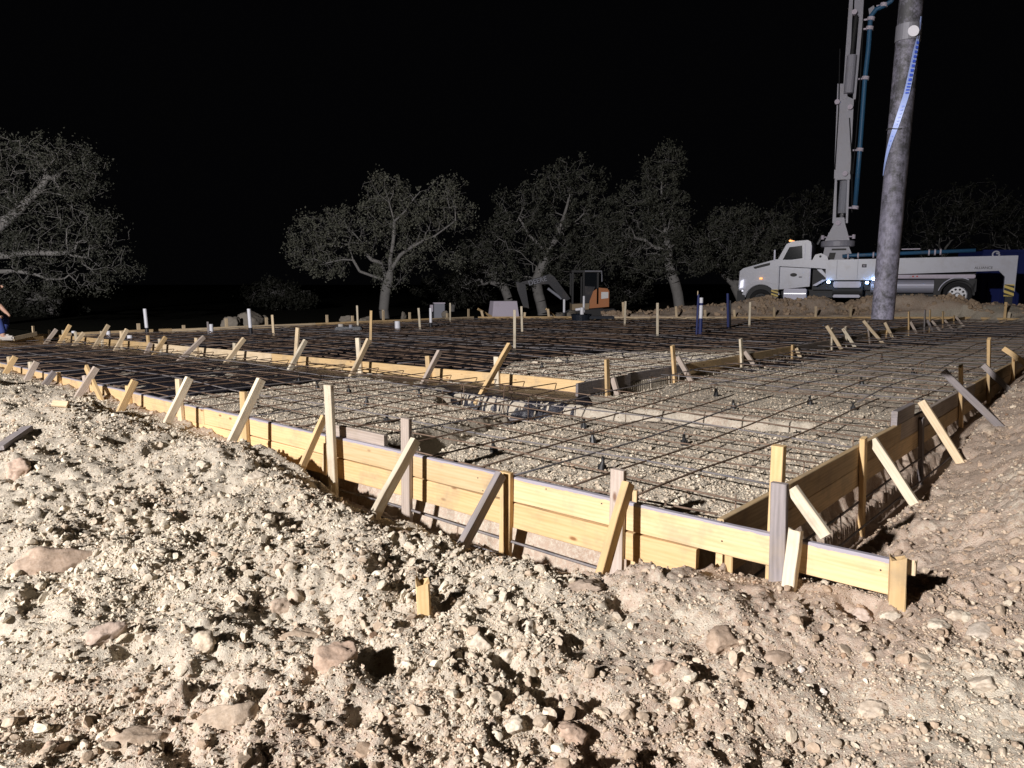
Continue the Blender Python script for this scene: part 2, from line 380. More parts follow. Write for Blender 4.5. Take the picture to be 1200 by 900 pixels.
# ------------------------------------------------------------------ object helpers
def tag(o, label=None, cat=None, group=None, kind=None):
    for k, v in (('label', label), ('category', cat), ('group', group), ('kind', kind)):
        if v: o[k] = v
    return o
def empty(name, loc=(0, 0, 0), rz=0, label=None, cat=None, group=None):
    o = bpy.data.objects.new(name, None); C.objects.link(o); o.location = tuple(float(q) for q in loc); o.rotation_euler = (0, 0, rz)
    o.empty_display_size = .1
    return tag(o, label, cat, group)
def link(name, me, m, parent=None, mw=None, smooth=False):
    o = bpy.data.objects.new(name, me); C.objects.link(o)
    if m is not None:
        for q in (m if isinstance(m, (list, tuple)) else [m]): me.materials.append(q)
    if smooth: me.polygons.foreach_set('use_smooth', [True]*len(me.polygons))
    if parent is not None:
        o.parent = parent
        if mw is not None:                       # mw in world space: make it relative to the parent's location
            pm = wm(parent)
            o.matrix_local = pm.inverted() @ mw
    elif mw is not None: o.matrix_world = mw
    return o
def wm(o):
    m = o.matrix_basis.copy()
    return wm(o.parent) @ m if o.parent else m
class MB:
    def __init__(s): s.v = []; s.f = []; s.mi = []; s.cur = 0
    def add(s, v, f):
        k = len(s.v); s.v += [tuple(map(float, q)) for q in v]; s.f += [tuple(i+k for i in q) for q in f]; s.mi += [s.cur]*len(f)
    def box(s, x0, x1, y0, y1, z0, z1, bev=0.):
        if bev <= 0:
            s.add([(x0, y0, z0), (x1, y0, z0), (x1, y1, z0), (x0, y1, z0), (x0, y0, z1), (x1, y0, z1), (x1, y1, z1), (x0, y1, z1)],
                  [(0, 3, 2, 1), (4, 5, 6, 7), (0, 1, 5, 4), (1, 2, 6, 5), (2, 3, 7, 6), (3, 0, 4, 7)]); return
        bm = bmesh.new(); bmesh.ops.create_cube(bm, size=1)
        for v in bm.verts: v.co = Vector(((x0+x1)/2+v.co.x*(x1-x0), (y0+y1)/2+v.co.y*(y1-y0), (z0+z1)/2+v.co.z*(z1-z0)))
        bmesh.ops.bevel(bm, geom=bm.edges[:], offset=bev, segments=2, affect='EDGES')
        s.add([v.co for v in bm.verts], [[v.index for v in f.verts] for f in bm.faces]) if not bm.verts.index_update() else 0
        bm.free()
    def tube(s, pts, r, n=8, cap=True):
        pts = [Vector(tuple(map(float, p))) for p in pts]; rs = r if isinstance(r, (list, tuple)) else [r]*len(pts)
        V = []; up = None
        for i, p in enumerate(pts):
            d = (pts[min(i+1, len(pts)-1)]-pts[max(i-1, 0)])
            if d.length < 1e-9: d = Vector((0, 0, 1))
            d.normalize()
            if up is None: up = Vector((0, 0, 1)) if abs(d.z) < .9 else Vector((1, 0, 0))
            x = d.cross(up).normalized(); y = x.cross(d).normalized(); up = y
            for k in range(n):
                a = 2*math.pi*k/n; V.append(p+(x*math.cos(a)+y*math.sin(a))*rs[i])
        Fc = [(i*n+k, i*n+(k+1) % n, (i+1)*n+(k+1) % n, (i+1)*n+k) for i in range(len(pts)-1) for k in range(n)]
        if cap: Fc += [tuple(range(n-1, -1, -1)), tuple((len(pts)-1)*n+k for k in range(n))]
        s.add(V, Fc)
    def prism(s, poly, y0, y1):
        """polygon in XZ extruded along Y"""
        n = len(poly)
        s.add([(x, y0, z) for x, z in poly]+[(x, y1, z) for x, z in poly],
              [tuple(range(n)), tuple(range(2*n-1, n-1, -1))]+[(i, i+n, (i+1) % n+n, (i+1) % n) for i in range(n)])
    def mesh(s, name):
        me = bpy.data.meshes.new(name); me.from_pydata(s.v, [], s.f)
        bm = bmesh.new(); bm.from_mesh(me); bmesh.ops.recalc_face_normals(bm, faces=bm.faces[:]); bm.to_mesh(me); bm.free()
        if any(s.mi): me.polygons.foreach_set('material_index', s.mi)
        return me
    def build(s, name, m, parent=None, smooth=False, mw=None):
        return link(name, s.mesh(name), m, parent, mw, smooth)
def plank_mesh(L, wd, th, seg=1, splinter=0., warp=0., seed=0):
    """long axis X, width Z, thickness Y, origin at the middle"""
    rnd = random.Random(seed); c = min(.004, th*.15); hw, ht = wd/2, th/2
    prof = [(-ht+c, -hw), (ht-c, -hw), (ht, -hw+c), (ht, hw-c), (ht-c, hw), (-ht+c, hw), (-ht, hw-c), (-ht, -hw+c)]
    mb = MB(); V = []
    seg = max(seg, 1)
    for i in range(seg+1):
        x = -L/2+L*i/seg; wy = warp*math.sin(i/seg*math.pi*1.0+.3)*.5; wz = warp*.4*math.sin(i/seg*7+seed)
        for (y, z) in prof:
            sx = 0
            if splinter and i == seg: sx = rnd.uniform(-splinter, splinter*.4)
            V.append((x+sx, y+wy+rnd.uniform(-1, 1)*.0008, z+wz+rnd.uniform(-1, 1)*.0012))
    Fc = [(i*8+k, i*8+(k+1) % 8, (i+1)*8+(k+1) % 8, (i+1)*8+k) for i in range(seg) for k in range(8)]
    Fc.append(tuple(range(7, -1, -1)))
    if splinter:
        V.append((L/2-splinter*1.2, 0, 0)); e = len(V)-1
        Fc += [(seg*8+k, seg*8+(k+1) % 8, e) for k in range(8)]
    else: Fc.append(tuple(seg*8+k for k in range(8)))
    mb.add(V, Fc); return mb.mesh('plank')
_pid = [0]
def plank(name, p0, p1, wd, th, facing, m, parent=None, seg=3, splinter=0., warp=0.):
    """board from p0 to p1; its broad face looks along 'facing'"""
    _pid[0] += 1
    p0 = Vector(tuple(map(float, p0))); p1 = Vector(tuple(map(float, p1))); x = (p1-p0); L = x.length; x.normalize()
    y = Vector(tuple(map(float, facing))); y = (y-x*y.dot(x)).normalized(); z = x.cross(y)
    if z.z < -.001: y = -y; z = -z
    mw = Matrix((x, y, z)).transposed().to_4x4(); mw.translation = (p0+p1)/2
    return link(name, plank_mesh(L, wd, th, seg, splinter, warp, _pid[0]), m, parent, mw)

# ================================================================== GROUND
def axis(fine, f0, f1, growth, lim, lo=None):
    v = [f0]
    a = list(np.arange(f0, f1, fine)); s = fine; x = a[-1]
    while x < lim: s *= growth; x += s; a.append(x)
    return a
xp = axis(.0125, 0, 2.6, 1.0085, 16, 0)
s = xp[-1]-xp[-2]; x = xp[-1]
while x < 600: s *= 1.25; x += s; xp.append(x)
xs = np.array([-q for q in xp[:0:-1]]+xp)
ys = list(np.arange(1.55, 3.3, .0125)); 
while ys[-1] < 33: ys.append(ys[-1]+max(.0125, .0042*ys[-1]))
s = .14
while ys[-1] < 900: s *= 1.25; ys.append(ys[-1]+s)
pre = [1.55]; s = .05
while pre[-1] > -60: s *= 1.3; pre.append(pre[-1]-s)
ys = np.array(pre[:0:-1]+ys)
X, Y = np.meshgrid(xs, ys); nx, ny = len(xs), len(ys)
Z = zterr(X, Y)
# a little sideways jitter so steep clods do not show the grid
J = rubble(X, Y)*(np.hypot(X, Y) < 9)
Xj = X+J*.006*fbm(X*30, Y*30, 200, 2); Yj = Y+J*.006*fbm(X*30, Y*30, 210, 2)
co_ = np.stack([Xj, Yj, Z], -1).reshape(-1, 3).astype(np.float32)
me = bpy.data.meshes.new('ground'); nv = nx*ny; nf = (nx-1)*(ny-1)
me.vertices.add(nv); me.vertices.foreach_set('co', co_.ravel())
idx = np.arange(nv).reshape(ny, nx)
q = np.stack([idx[:-1, :-1], idx[:-1, 1:], idx[1:, 1:], idx[1:, :-1]], -1).reshape(-1)
me.loops.add(nf*4); me.loops.foreach_set('vertex_index', q.astype(np.int32))
me.polygons.add(nf); me.polygons.foreach_set('loop_start', np.arange(0, nf*4, 4, dtype=np.int32))
me.update(calc_edges=True)
me.polygons.foreach_set('use_smooth', np.ones(nf, bool))
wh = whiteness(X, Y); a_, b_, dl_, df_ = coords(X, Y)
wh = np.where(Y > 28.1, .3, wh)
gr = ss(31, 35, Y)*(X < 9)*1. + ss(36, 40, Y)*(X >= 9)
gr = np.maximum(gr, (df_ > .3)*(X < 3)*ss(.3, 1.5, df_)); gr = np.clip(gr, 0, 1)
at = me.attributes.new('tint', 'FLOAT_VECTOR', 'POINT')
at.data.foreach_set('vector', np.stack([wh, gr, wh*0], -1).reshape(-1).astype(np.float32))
g = link('ground', me, M['ground']); tag(g, 'pale rocky caliche ground heaped outside the forms', 'ground', kind='structure')

# ------------------------------------------------------------------ gravel (countless): faceted stones lying on the ground
def rock_shapes(K, sub, seed, flat=.7):
    r = np.random.default_rng(seed); out = []
    bm = bmesh.new(); bmesh.ops.create_icosphere(bm, subdivisions=sub, radius=1); bm.verts.ensure_lookup_table()
    V0 = np.array([v.co[:] for v in bm.verts]); F0 = np.array([[v.index for v in f.verts] for f in bm.faces]); bm.free()
    for k in range(K):
        V = V0.copy()
        for j in range(9):
            n = r.normal(size=3); n /= np.linalg.norm(n); d = r.uniform(.42, .85)
            t = np.maximum(0, V@n-d); V = V-t[:, None]*n[None]
        V *= r.uniform([.75, .6, .45], [1.15, .95, .85]); V += r.normal(size=V.shape)*.02
        out.append(V)
    return np.array(out), F0
def scatter_mesh(name, px, py, pz, size, col, sub, seed, m):
    K = 14; S, F0 = rock_shapes(K, sub, seed); n = len(px); r = np.random.default_rng(seed+1)
    kk = r.integers(0, K, n)
    az = r.uniform(0, 6.283, n); tl = r.normal(size=(n, 2))*.5
    ca, sa = np.cos(az), np.sin(az); cx, sx = np.cos(tl[:, 0]), np.sin(tl[:, 0]); cy, sy = np.cos(tl[:, 1]), np.sin(tl[:, 1])
    Rz = np.zeros((n, 3, 3)); Rz[:, 0, 0] = ca; Rz[:, 0, 1] = -sa; Rz[:, 1, 0] = sa; Rz[:, 1, 1] = ca; Rz[:, 2, 2] = 1
    Rx = np.zeros((n, 3, 3)); Rx[:, 0, 0] = 1; Rx[:, 1, 1] = cx; Rx[:, 1, 2] = -sx; Rx[:, 2, 1] = sx; Rx[:, 2, 2] = cx
    Ry = np.zeros((n, 3, 3)); Ry[:, 1, 1] = 1; Ry[:, 0, 0] = cy; Ry[:, 0, 2] = sy; Ry[:, 2, 0] = -sy; Ry[:, 2, 2] = cy
    R = Rx@Ry@Rz
    V = np.einsum('nij,nkj->nki', R, S[kk])*size[:, None, None]+np.stack([px, py, pz], -1)[:, None]
    nvk = S.shape[1]; V = V.reshape(-1, 3).astype(np.float32)
    Fc = (F0[None]+(np.arange(n)*nvk)[:, None, None]).reshape(-1, 3); nf = len(Fc)
    me = bpy.data.meshes.new(name); me.vertices.add(len(V)); me.vertices.foreach_set('co', V.ravel())
    me.loops.add(nf*3); me.loops.foreach_set('vertex_index', Fc.ravel().astype(np.int32))
    me.polygons.add(nf); me.polygons.foreach_set('loop_start', np.arange(0, nf*3, 3, dtype=np.int32)); me.update(calc_edges=True)
    me.polygons.foreach_set('use_smooth', np.zeros(nf, bool))
    cc = np.repeat(np.concatenate([col, np.ones((n, 1))], 1), nvk, 0).astype(np.float32)
    at = me.attributes.new('stone', 'FLOAT_COLOR', 'POINT'); at.data.foreach_set('color', cc.ravel())
    return link(name, me, m)
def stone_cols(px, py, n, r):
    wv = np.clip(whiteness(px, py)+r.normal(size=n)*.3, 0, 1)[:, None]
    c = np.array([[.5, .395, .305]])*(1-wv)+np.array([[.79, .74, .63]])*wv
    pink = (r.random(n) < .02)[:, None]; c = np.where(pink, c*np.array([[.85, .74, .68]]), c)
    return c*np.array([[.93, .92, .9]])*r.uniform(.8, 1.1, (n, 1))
r = np.random.default_rng(5)
def cand(n):            # random points, thicker near the camera, in front of it
    rr = 1.5*np.exp(r.random(n)*math.log(15/1.5)); th = r.uniform(-.68, .68, n)
    return rr*np.sin(th)*1.0, rr*np.cos(th)
px, py = cand(900000)
a, b, dl, df = coords(px, py)
out = rubble(px, py) & ~((a < 1.0) & (b > -.5) & (b < 0) & (a > -4) & (r.random(len(a)) < .55))
dens = np.where(out, .45+.55*ss(.25, .75, whiteness(px, py)), 0)
clump = np.clip(.7+1.4*fbm(px*2.1, py*2.1, 300, 3), .3, 1)
keep = (r.random(len(px)) < dens*clump*.56) & (py > 1.3)
px, py = px[keep], py[keep]; n = len(px); dist = np.hypot(px, py)
size = .0042*np.exp(r.exponential(.34, n))*(dist/3.0)**.35; size = np.minimum(size, .036)
pz = zterr(px, py)+size*r.uniform(-.15, .45, n)
small = size < .0085
print('stones', n, small.sum())
col = stone_cols(px, py, n, r)
g1 = scatter_mesh('gravel', px[small], py[small], pz[small], size[small], col[small], 1, 21, M['stone'])
tag(g1, 'fine white limestone chippings covering the heaped soil outside the forms', 'gravel', kind='stuff')
g2 = scatter_mesh('gravel', px[~small], py[~small], pz[~small], size[~small], col[~small], 2, 22, M['stone'])
tag(g2, 'coarse pale limestone gravel lying on the heaped soil outside the forms', 'gravel', kind='stuff')
px, py = cand(420000); a, b, dl, df = coords(px, py)
inn = (a < -.04) & (b > .04) & ((dl < -.1) | (a > AR)) & (py < 15)
wv = whiteness(px, py); keep = inn & (r.random(len(px)) < .6*ss(.3, .9, wv))
# not on the plastic sheet of the left bay
def left_plastic(x, y):
    a, b, dl, df = coords(x, y)
    low = (a < 0) & (b > .05) & (dl < 0)
    return low & ((a < -7.5) | (~inpoly(x, y, GB) & (a < -3.3) & (dl > -2.2))) & (a < -.2)
keep &= ~left_plastic(px, py)
px, py = px[keep], py[keep]; n = len(px); size = np.minimum(.0055*np.exp(r.exponential(.36, n))*(np.hypot(px, py)/5)**.3, .025)
pz = zterr(px, py)+size*r.uniform(-.1, .4, n)
print('inner', n)
g3 = scatter_mesh('gravel', px, py, pz, size, stone_cols(px, py, n, r), 1, 23, M['stone'])
tag(g3, 'crushed limestone fill under the rebar mat inside the forms', 'gravel', kind='stuff')
# patch of gravel inside the main slab corner
px = r.uniform(-.6, 4.5, 60000); py = r.uniform(9.0, 14.5, 60000); a, b, dl, df = coords(px, py)
k = inpoly(px, py, [tuple(q) for q in SLABPATCH]) & (dl > .1) & (a < AR-.1)
px, py = px[k], py[k]; n = len(px); size = .0085*np.exp(r.exponential(.3, n)); pz = np.minimum(zterr(px, py), -.1)+.015
g4 = scatter_mesh('gravel', px, py, pz, size, np.array([[.7, .65, .55]])*r.uniform(.75, 1.1, (n, 1)), 1, 24, M['stone'])
tag(g4, 'patch of crushed stone in the slab corner beyond the low grey board', 'gravel', kind='stuff')

px = r.uniform(3.5, 23, 26000); yc_ = np.interp(px, [13, 20], [29.6, 27.9]); py = yc_+r.normal(size=26000)*.8
k = (py > 28.2) | ((px > 16.9) & ((px-16.9)*E2[0]+(py-28)*E2[1] > .15)); k &= r.random(26000) < np.clip(.25+1.5*fbm(px, py, 640, 2), .05, .8)
px, py = px[k], py[k]; n = len(px); size = np.minimum(.02*np.exp(r.exponential(.55, n)), .16); pz = zterr(px, py)+size*.2
g5 = scatter_mesh('berm_clods', px, py, pz, size, np.array([[.46, .36, .265]])*r.uniform(.8, 1.1, (n, 1)), 1, 25, M['stone'])
tag(g5, 'loose tan clods and stones covering the soil berm in front of the truck', 'soil clods', kind='stuff')
# ------------------------------------------------------------------ black plastic sheets
def sheet(name, fn, x0, x1, y0, y1, step, lift, label, zmin=-9):
    xs = np.arange(x0, x1, step); ys = [y0]
    while ys[-1] < y1: ys.append(ys[-1]+max(step, .006*ys[-1]))
    X, Y = np.meshgrid(xs, np.array(ys)); m = fn(X, Y)
    Z = np.maximum(zterr(X, Y, False), zmin)+lift+.03*fbm(X*1.9+Y, Y*3.1, 400, 4)+.012*np.abs(fbm(X*5, Y*9, 410, 3))
    idx = -np.ones(X.shape, int)
    q = m[:-1, :-1] & m[:-1, 1:] & m[1:, 1:] & m[1:, :-1]
    idx = np.arange(X.size).reshape(X.shape)
    Fc = np.stack([idx[:-1, :-1][q], idx[:-1, 1:][q], idx[1:, 1:][q], idx[1:, :-1][q]], -1)
    used = np.unique(Fc); re = -np.ones(X.size, int); re[used] = np.arange(len(used))
    V = np.stack([X, Y, Z], -1).reshape(-1, 3)[used]
    me = bpy.data.meshes.new(name); me.from_pydata(V.tolist(), [], re[Fc].tolist())
    o = link(name, me, M['plastic'], smooth=True); return tag(o, label, 'plastic sheet')
def main_reg(x, y):
    a, b, dl, df, inside, main = regions(x, y)
    return main & (dl > .05) & (a < AR-.05) & (df < -.04) & (y < 27.9) & ~inpoly(x, y, [tuple(q) for q in SLABPATCH])
sheet('vapor_barrier', main_reg, -14, 17.2, 9, 28, .07, .03, 'black plastic sheet spread over the main slab area beyond the middle form board', zmin=-.2)
qa = P(-40, 402.5); qb = P(50, 394); tq = unit(qb-qa); nq = np.array([tq[1], -tq[0], 0])
def left_reg(x, y): return left_plastic(x, y) & (coords(x, y)[3] < 0) & (coords(x, y)[0] > -19.5) & ((x-qa[0])*nq[0]+(y-qa[1])*nq[1] > .05)
sheet('vapor_barrier', left_reg, -17.5, 1, 5, 19.5, .05, .022, 'black plastic sheet in the left bay between the front boards and the middle board')
def rt_reg(x, y):
    a, b, dl, df = coords(x, y)
    return (a > AR+.05) & (a < -.1) & (b > 8) & ((x-16.9)*E2[0]+(y-28.0)*E2[1] < -.1) & (a+.9*vnoise(x*.5, y*.5, 77) < np.interp(b, [8, 12, 19, 22, 40], [AR+.2, AR+1.0, AR+1.8, 0, 0]))
sheet('vapor_barrier', rt_reg, 1, 20, 10, 29, .06, .02, 'black plastic sheet beside the right middle board running to the far corner')

# ================================================================== FORMWORK
def board_run(parent, q, t, s0, s1, z_hi, wd, th, nrm, mats, L=4.8, name='board', jag=.004, off=0., brk=()):
    s = s0; i = 0
    while s < s1-.01:
        e = min(s+L*random.uniform(.9, 1.05), s1)
        for bk in brk:
            if s+.3 < bk < e+.8: e = bk
        if s1-e < .6: e = s1
        zt_ = z_hi+random.uniform(-jag, jag)
        p0 = q+t*(s+.0015)+nrm*off; p1 = q+t*(e-.0015)+nrm*off
        p0 = np.array([p0[0], p0[1], zt_-wd/2]); p1 = np.array([p1[0], p1[1], zt_-wd/2+random.uniform(-jag, jag)])
        mm = mats[i % len(mats)]
        plank(name, p0, p1, wd, th, nrm, M[mm], parent, seg=12, warp=.006); s = e; i += 1
def stake(parent, q, n, t, top, bot, mt='pine', wd=.085, th=.038, off=.035, name='stake', lab=None, splinter=0., bury=.12):
    A = PV(*top, q+n*off, n); B = PV(*bot, q+n*off, n)
    d = (B-A); d = d/np.linalg.norm(d)
    o = plank(name, B+d*bury, A, wd, th, n, M[mt], parent, splinter=splinter, warp=.004)
    return o, A, B
def brace(parent, q, n, t, top, foot, mt='pine', wd=.085, th=.036, off=.075, bury=.06, edge=True):
    A = PV(*top, q+n*off, n); Bf = PV(*foot, A, t)
    d = (Bf-A); d = d/np.linalg.norm(d)
    return plank('brace', Bf+d*bury, A, wd, th, t if edge else n, M[mt], parent, warp=.004)
BW = .165
# ---- front wall
nF = -E2; wall = empty('formwork_wall', tuple(COR+np.array([0, 0, -.35])), label='long front form wall of stacked yellow pine boards with stakes and braces, nearest the camera', cat='formwork')
BRK = []
board_run(wall, COR, E1, -19.5, -3.42, 0, BW, .038, nF, ['form'], off=-.0, brk=(-5.5,), L=3.6)
board_run(wall, COR, E1, -3.42, .88, 0, BW, .038, nF, ['formpale'], off=-.0, L=2.15)
board_run(wall, COR, E1, -19.5, -.1, -BW-.004, BW, .038, nF, ['pine'], L=4.1)
# a lap board behind the joint on the inside and the cleat over the joint
sA = float((PV(430, 497, COR, E2)-COR) @ E1); sB = float((PV(452, 514, COR+E2*.04, E2)-COR) @ E1)
q = COR+E1*(-1.75)+E2*.045
plank('lap_board', COR+E1*(sB-.62)+E2*.041+[0, 0, .01], COR+E1*sB+E2*.041+[0, 0, .005], .16, .038, nF, M['graywood'], wall)
F_ST = [((10, 418), (14, 445), (18, 418), (4, 442), 'pale', 'pine'), ((35, 424), (37, 440), (43, 424), (30, 448), 'cream', 'graywood'),
        ((68, 436), (71, 460), (64, 436), (42, 464), 'pine', 'gray'), ((99, 440), (104, 474), (113, 431), (84, 476), 'graywood', 'graywood'),
        ((150, 452), (152, 486), (158, 446), (141, 482), 'pine', 'pine'), ((209, 444), (214, 510), (222, 443), (192, 504), 'pale', 'cream'),
        ((285, 459), (289, 530), (306, 445), (268, 525), 'pine', 'cream'), ((385, 451), (392, 587), (380, 488), (343, 573), 'cream', 'pine'),
        ((476, 490), (477, 614), (487, 516), (439, 604), 'graywood', 'cream'), ((594, 553), (592, 655), (587, 556), (541, 642), 'pine', 'gray'),
        ((725, 550), (721, 686), (736, 566), (703, 682), 'graywood', 'pine'), ((914, 566), (911, 682), (929, 620), (921, 682), 'gray', 'cream')]
for i, (tp, bt, bt0, bf, m1, m2) in enumerate(F_ST):
    big = i in (11,)
    off = .04 if i != 7 else .1
    stake(wall, COR, nF, E1, tp, bt, m1, off=off, th=.036, wd=.09 if i != 11 else .078)
    if i == 11:
        A = PV(933, 620, COR+nF*.08, nF); B = PV(925, 684, COR+nF*.12, nF); plank('brace', B+(B-A)*.15, A, .06, .05, nF, M['cream'], wall, splinter=.012)
    elif i == 7:
        brace(wall, COR, nF, E1, bt0, bf, m2, off=.045, wd=.06)
    else: brace(wall, COR, nF, E1, bt0, bf, m2, off=.105, wd=.075, th=.045)
A = PV(101, 430, COR+nF*.15, nF); B = PV(122, 476, COR+nF*.17, nF); plank('brace', B+(B-A)*.15, A, .075, .036, nF, M['pine'], wall)
A = PV(382, 520, COR+nF*.03, nF); B = PV(381, 556, COR+nF*.03, nF); plank('cleat', B, A, .05, .02, nF, M['pale'], wall)
A = PV(124.5, 463, COR+nF*.03, nF); B = PV(126, 478, COR+nF*.03, nF); plank('cleat', B, A, .04, .014, nF, M['gray'], wall)
# inside post at the corner (yellow above the grey stake), corner cleats, end block
A = PV(913, 522, COR-nF*.05, nF); B = A.copy(); B[2] = -.5; plank('stake', B, A, .062, .05, nF, M['pine'], wall)
A = PV(740, 600, COR-nF*.0, nF)
for uu, mt in ((742, 'brownboard'),):
    A = PV(uu, 574, COR-nF*.045, nF); B = A.copy(); B[2] = -.45; plank('cleat', B, A, .06, .02, nF, M[mt], wall)
A = PV(855, 648, COR-nF*.05, nF); B = PV(855, 672, COR-nF*.05, nF); plank('cleat', B-[0, 0, .2], A, .045, .03, nF, M['pine'], wall)
A = PV(1053, 652, COR+nF*.06, nF); B = PV(1051, 716, COR+nF*.06, nF); plank('end_block', B-[0, 0, .1], A, .066, .06, nF+E1*.35, M['pine'], wall, splinter=.02)
A = PV(1067, 655, COR+nF*.0, nF); B = PV(1066, 672, COR+nF*.0, nF); plank('cleat', B, A, .05, .04, nF, M['pale'], wall, splinter=.015)
# nails heads on the near board
for (u, v) in ((846, 611), (846, 634), (560, 560), (566, 575), (705, 590), (930, 640), (640, 573), (482, 545), (1032, 668)):
    p = PV(u, v, COR+nF*.0195, nF); mb = MB(); mb.tube([p, p+nF*.003], .004, 8)
    o = mb.build('nail', M['dark'], wall); o.matrix_local = wm(wall).inverted()
# ---- right wall
wr = empty('formwork_wall', tuple(COR+E2*.1+np.array([0, 0, -.35])), label='right form wall of brown shaded boards running away from the near corner', cat='formwork')
board_run(wr, COR, E2, .045, 22, 0, BW, .038, E1, ['brownboard', 'graywood'], L=3.6)
board_run(wr, COR, E2, .045, 22, -BW-.004, BW, .038, E1, ['brownboard'], L=4.4)
R_ST = [((1012, 513), (1009, 632), (1022, 515), (1080, 602), 'pine', 'cream'), ((1080, 490), (1078, 572), (1080, 470), (1132, 552), 'gray', 'pale'),
        ((1126, 428), (1126, 530), (1105, 435), (1170, 498), 'pine', 'gray'), ((1159, 397), (1158, 470), (1152, 428), (1188, 462), 'pine', 'gray'),
        ((1188, 415), (1187, 455), (1176, 408), (1203, 427), 'pine', 'pine')]
for i, (tp, bt, b0, bf, m1, m2) in enumerate(R_ST):
    stake(wr, COR, E1, E2, tp, bt, m1, off=.04, splinter=.02 if i == 2 else 0, wd=.075)
    brace(wr, COR, E1, E2, b0, bf, m2, off=.06 if i not in (2, 3) else .0, wd=.07, th=.045)
A = PV(928, 572, COR+E1*.03, E1); B = PV(968, 628, A, E2); plank('brace', B, A, .075, .04, E2, M['cream'], wr)
A = PV(1048, 489, COR-E1*.01, E1); B = PV(1081, 472, COR-E1*.01, E1)
plank('lap_block', np.array([A[0], A[1], .055]), np.array([A[0], A[1], .055])+E2*.62, .14, .05, E1, M['gray'], wr)
# ---- middle board (inner left) with stakes
wl = empty('formwork_wall', tuple(QL+np.array([0, 0, -.3])), label='middle form board of clean yellow pine crossing the left half of the slab', cat='formwork')
sL0 = float((P(48, 394)-QL) @ TL); sL1 = float((P(672, 449)-QL) @ TL)
board_run(wl, QL, TL, sL0, sL1, 0, BW, .038, NL, ['pine', 'pale', 'pine'], L=4.2)
L_ST = [((58, 386), (58, 403), (66, 386), (53, 403), 'cream', 'graywood'), ((74, 387), (75, 405), (82, 381), (68, 405), 'cream', 'pine'), ((88, 389), (91, 406), (98, 390), (85, 407), 'cream', 'pale'),
        ((119, 388), (120, 405), (127, 381), (111, 407), 'cream', 'pale'), ((142, 388), (143, 408), (149, 386), (134, 413), 'pale', 'pale'),
        ((173, 393), (175, 417), (177, 402), (170, 417), 'pine', 'graywood'), ((187, 397), (189, 417), (194, 395), (180, 417), 'cream', 'pine'),
        ((230, 396), (231, 428), (239, 395), (205, 428), 'pale', 'graywood'), ((275, 402), (275, 428), (286, 397), (262, 429), 'cream', 'pale'),
        ((349, 384), (346, 428), (358, 399), (338, 436), 'pale', 'cream'), ((419, 396), (423, 445), (432, 398), (409, 447), 'cream', 'pale'),
        ((501, 417), (504, 460), (515, 412), (490, 461), 'pine', 'graywood'), ((582, 418), (583, 475), (597, 404), (560, 470), 'cream', 'pine')]
for tp, bt, b0, bf, m1, m2 in L_ST:
    stake(wl, QL, NL, TL, tp, bt, m1, off=.04, wd=.08); brace(wl, QL, NL, TL, b0, bf, m2, off=.09, wd=.08, th=.05)
# ---- inner right
we = empty('formwork_wall', tuple(QR+np.array([0, 0, -.3])), label='right middle form board, grey at its near end, with a row of raking braces', cat='formwork')
s0 = float((P(672, 449)-QR) @ E2)
sm1 = float((P(788, 431)-QR) @ E2); sm2 = float((P(860, 418)-QR) @ E2)
board_run(we, QR, E2, s0+.02, s0+1.25, 0, BW, .038, E1, ['gray'], L=6)
board_run(we, QR, E2, s0+1.28, s0+2.9, .005, BW, .038, E1, ['gray'], L=6, off=-.042)
board_run(we, QR, E2, s0+2.9, float((P(1128, 370)-QR) @ E2), 0, BW, .038, E1, ['brownboard', 'graywood'], L=4.6)
I_ST = [((711, 421), (713, 495), (718, 443), (732, 488), 'pine', 'graywood'), ((788, 405), (792, 462), (794, 418), (815, 455), 'pine', 'graywood'), ((868, 397), (870, 443), (873, 412), (892, 440), 'cream', 'graywood'),
        ((929, 404), (928, 433), (933, 408), (947, 438), 'pine', 'pale'), ((975, 384), (975, 418), (969, 382), (990, 415), 'cream', 'pale'), ((991, 383), (993, 412), (988, 385), (1006, 413), 'cream', 'cream'),
        ((1017, 377), (1020, 407), (1012, 376), (1037, 405), 'graywood', 'pale'), ((1041, 382), (1038, 399), (1037, 378), (1051, 405), 'pine', 'pale'),
        ((1065, 365), (1065, 397), (1067, 377), (1078, 398), 'pine', 'graywood'), ((1084, 363), (1083, 391), (1087, 375), (1094, 391), 'gray', 'gray'), ((1090, 363), (1089, 391), (1092, 376), (1105, 391), 'pine', 'graywood'), ((1105, 365), (1105, 385), (1107, 375), (1118, 388), 'pine', 'graywood'),
        ((1118, 370), (1118, 382), (1120, 371), (1130, 383), 'pine', 'graywood'), ((1137, 353), (1137, 380), (1139, 366), (1150, 380), 'pale', 'graywood')]
for tp, bt, b0, bf, m1, m2 in I_ST:
    stake(we, QR, E1, E2, tp, bt, m1, off=.04, wd=.08); brace(we, QR, E1, E2, b0, bf, m2, off=.07, wd=.07, th=.05)
# ---- far left wall
wf = empty('formwork_wall', tuple(QF+np.array([0, 0, -.3])), label='far left form board rising towards the trees, tan with a darker left end', cat='formwork')
s0 = float((P(40, 393)-QF) @ TF); s1 = float((P(560, 371)-QF) @ TF)
board_run(wf, QF, TF, s0, s0+3.3, .02, .2, .038, -NF, ['brownboard'], L=3.0)
board_run(wf, QF, TF, s0+3.3, s1, 0, .17, .038, -NF, ['pale', 'pine'], L=4.6)
for (u0, v0) in ((162, 379), (215, 381), (265, 373), (312, 372), (383, 369), (413, 370), (449, 363), (480, 366), (524, 367), (549, 362)):
    A = PV(u0, v0, QF+NF*.05, NF); B = A.copy(); B[2] = -.6; plank('stake', B, A, .085, .04, NF, M['pale'], wf)
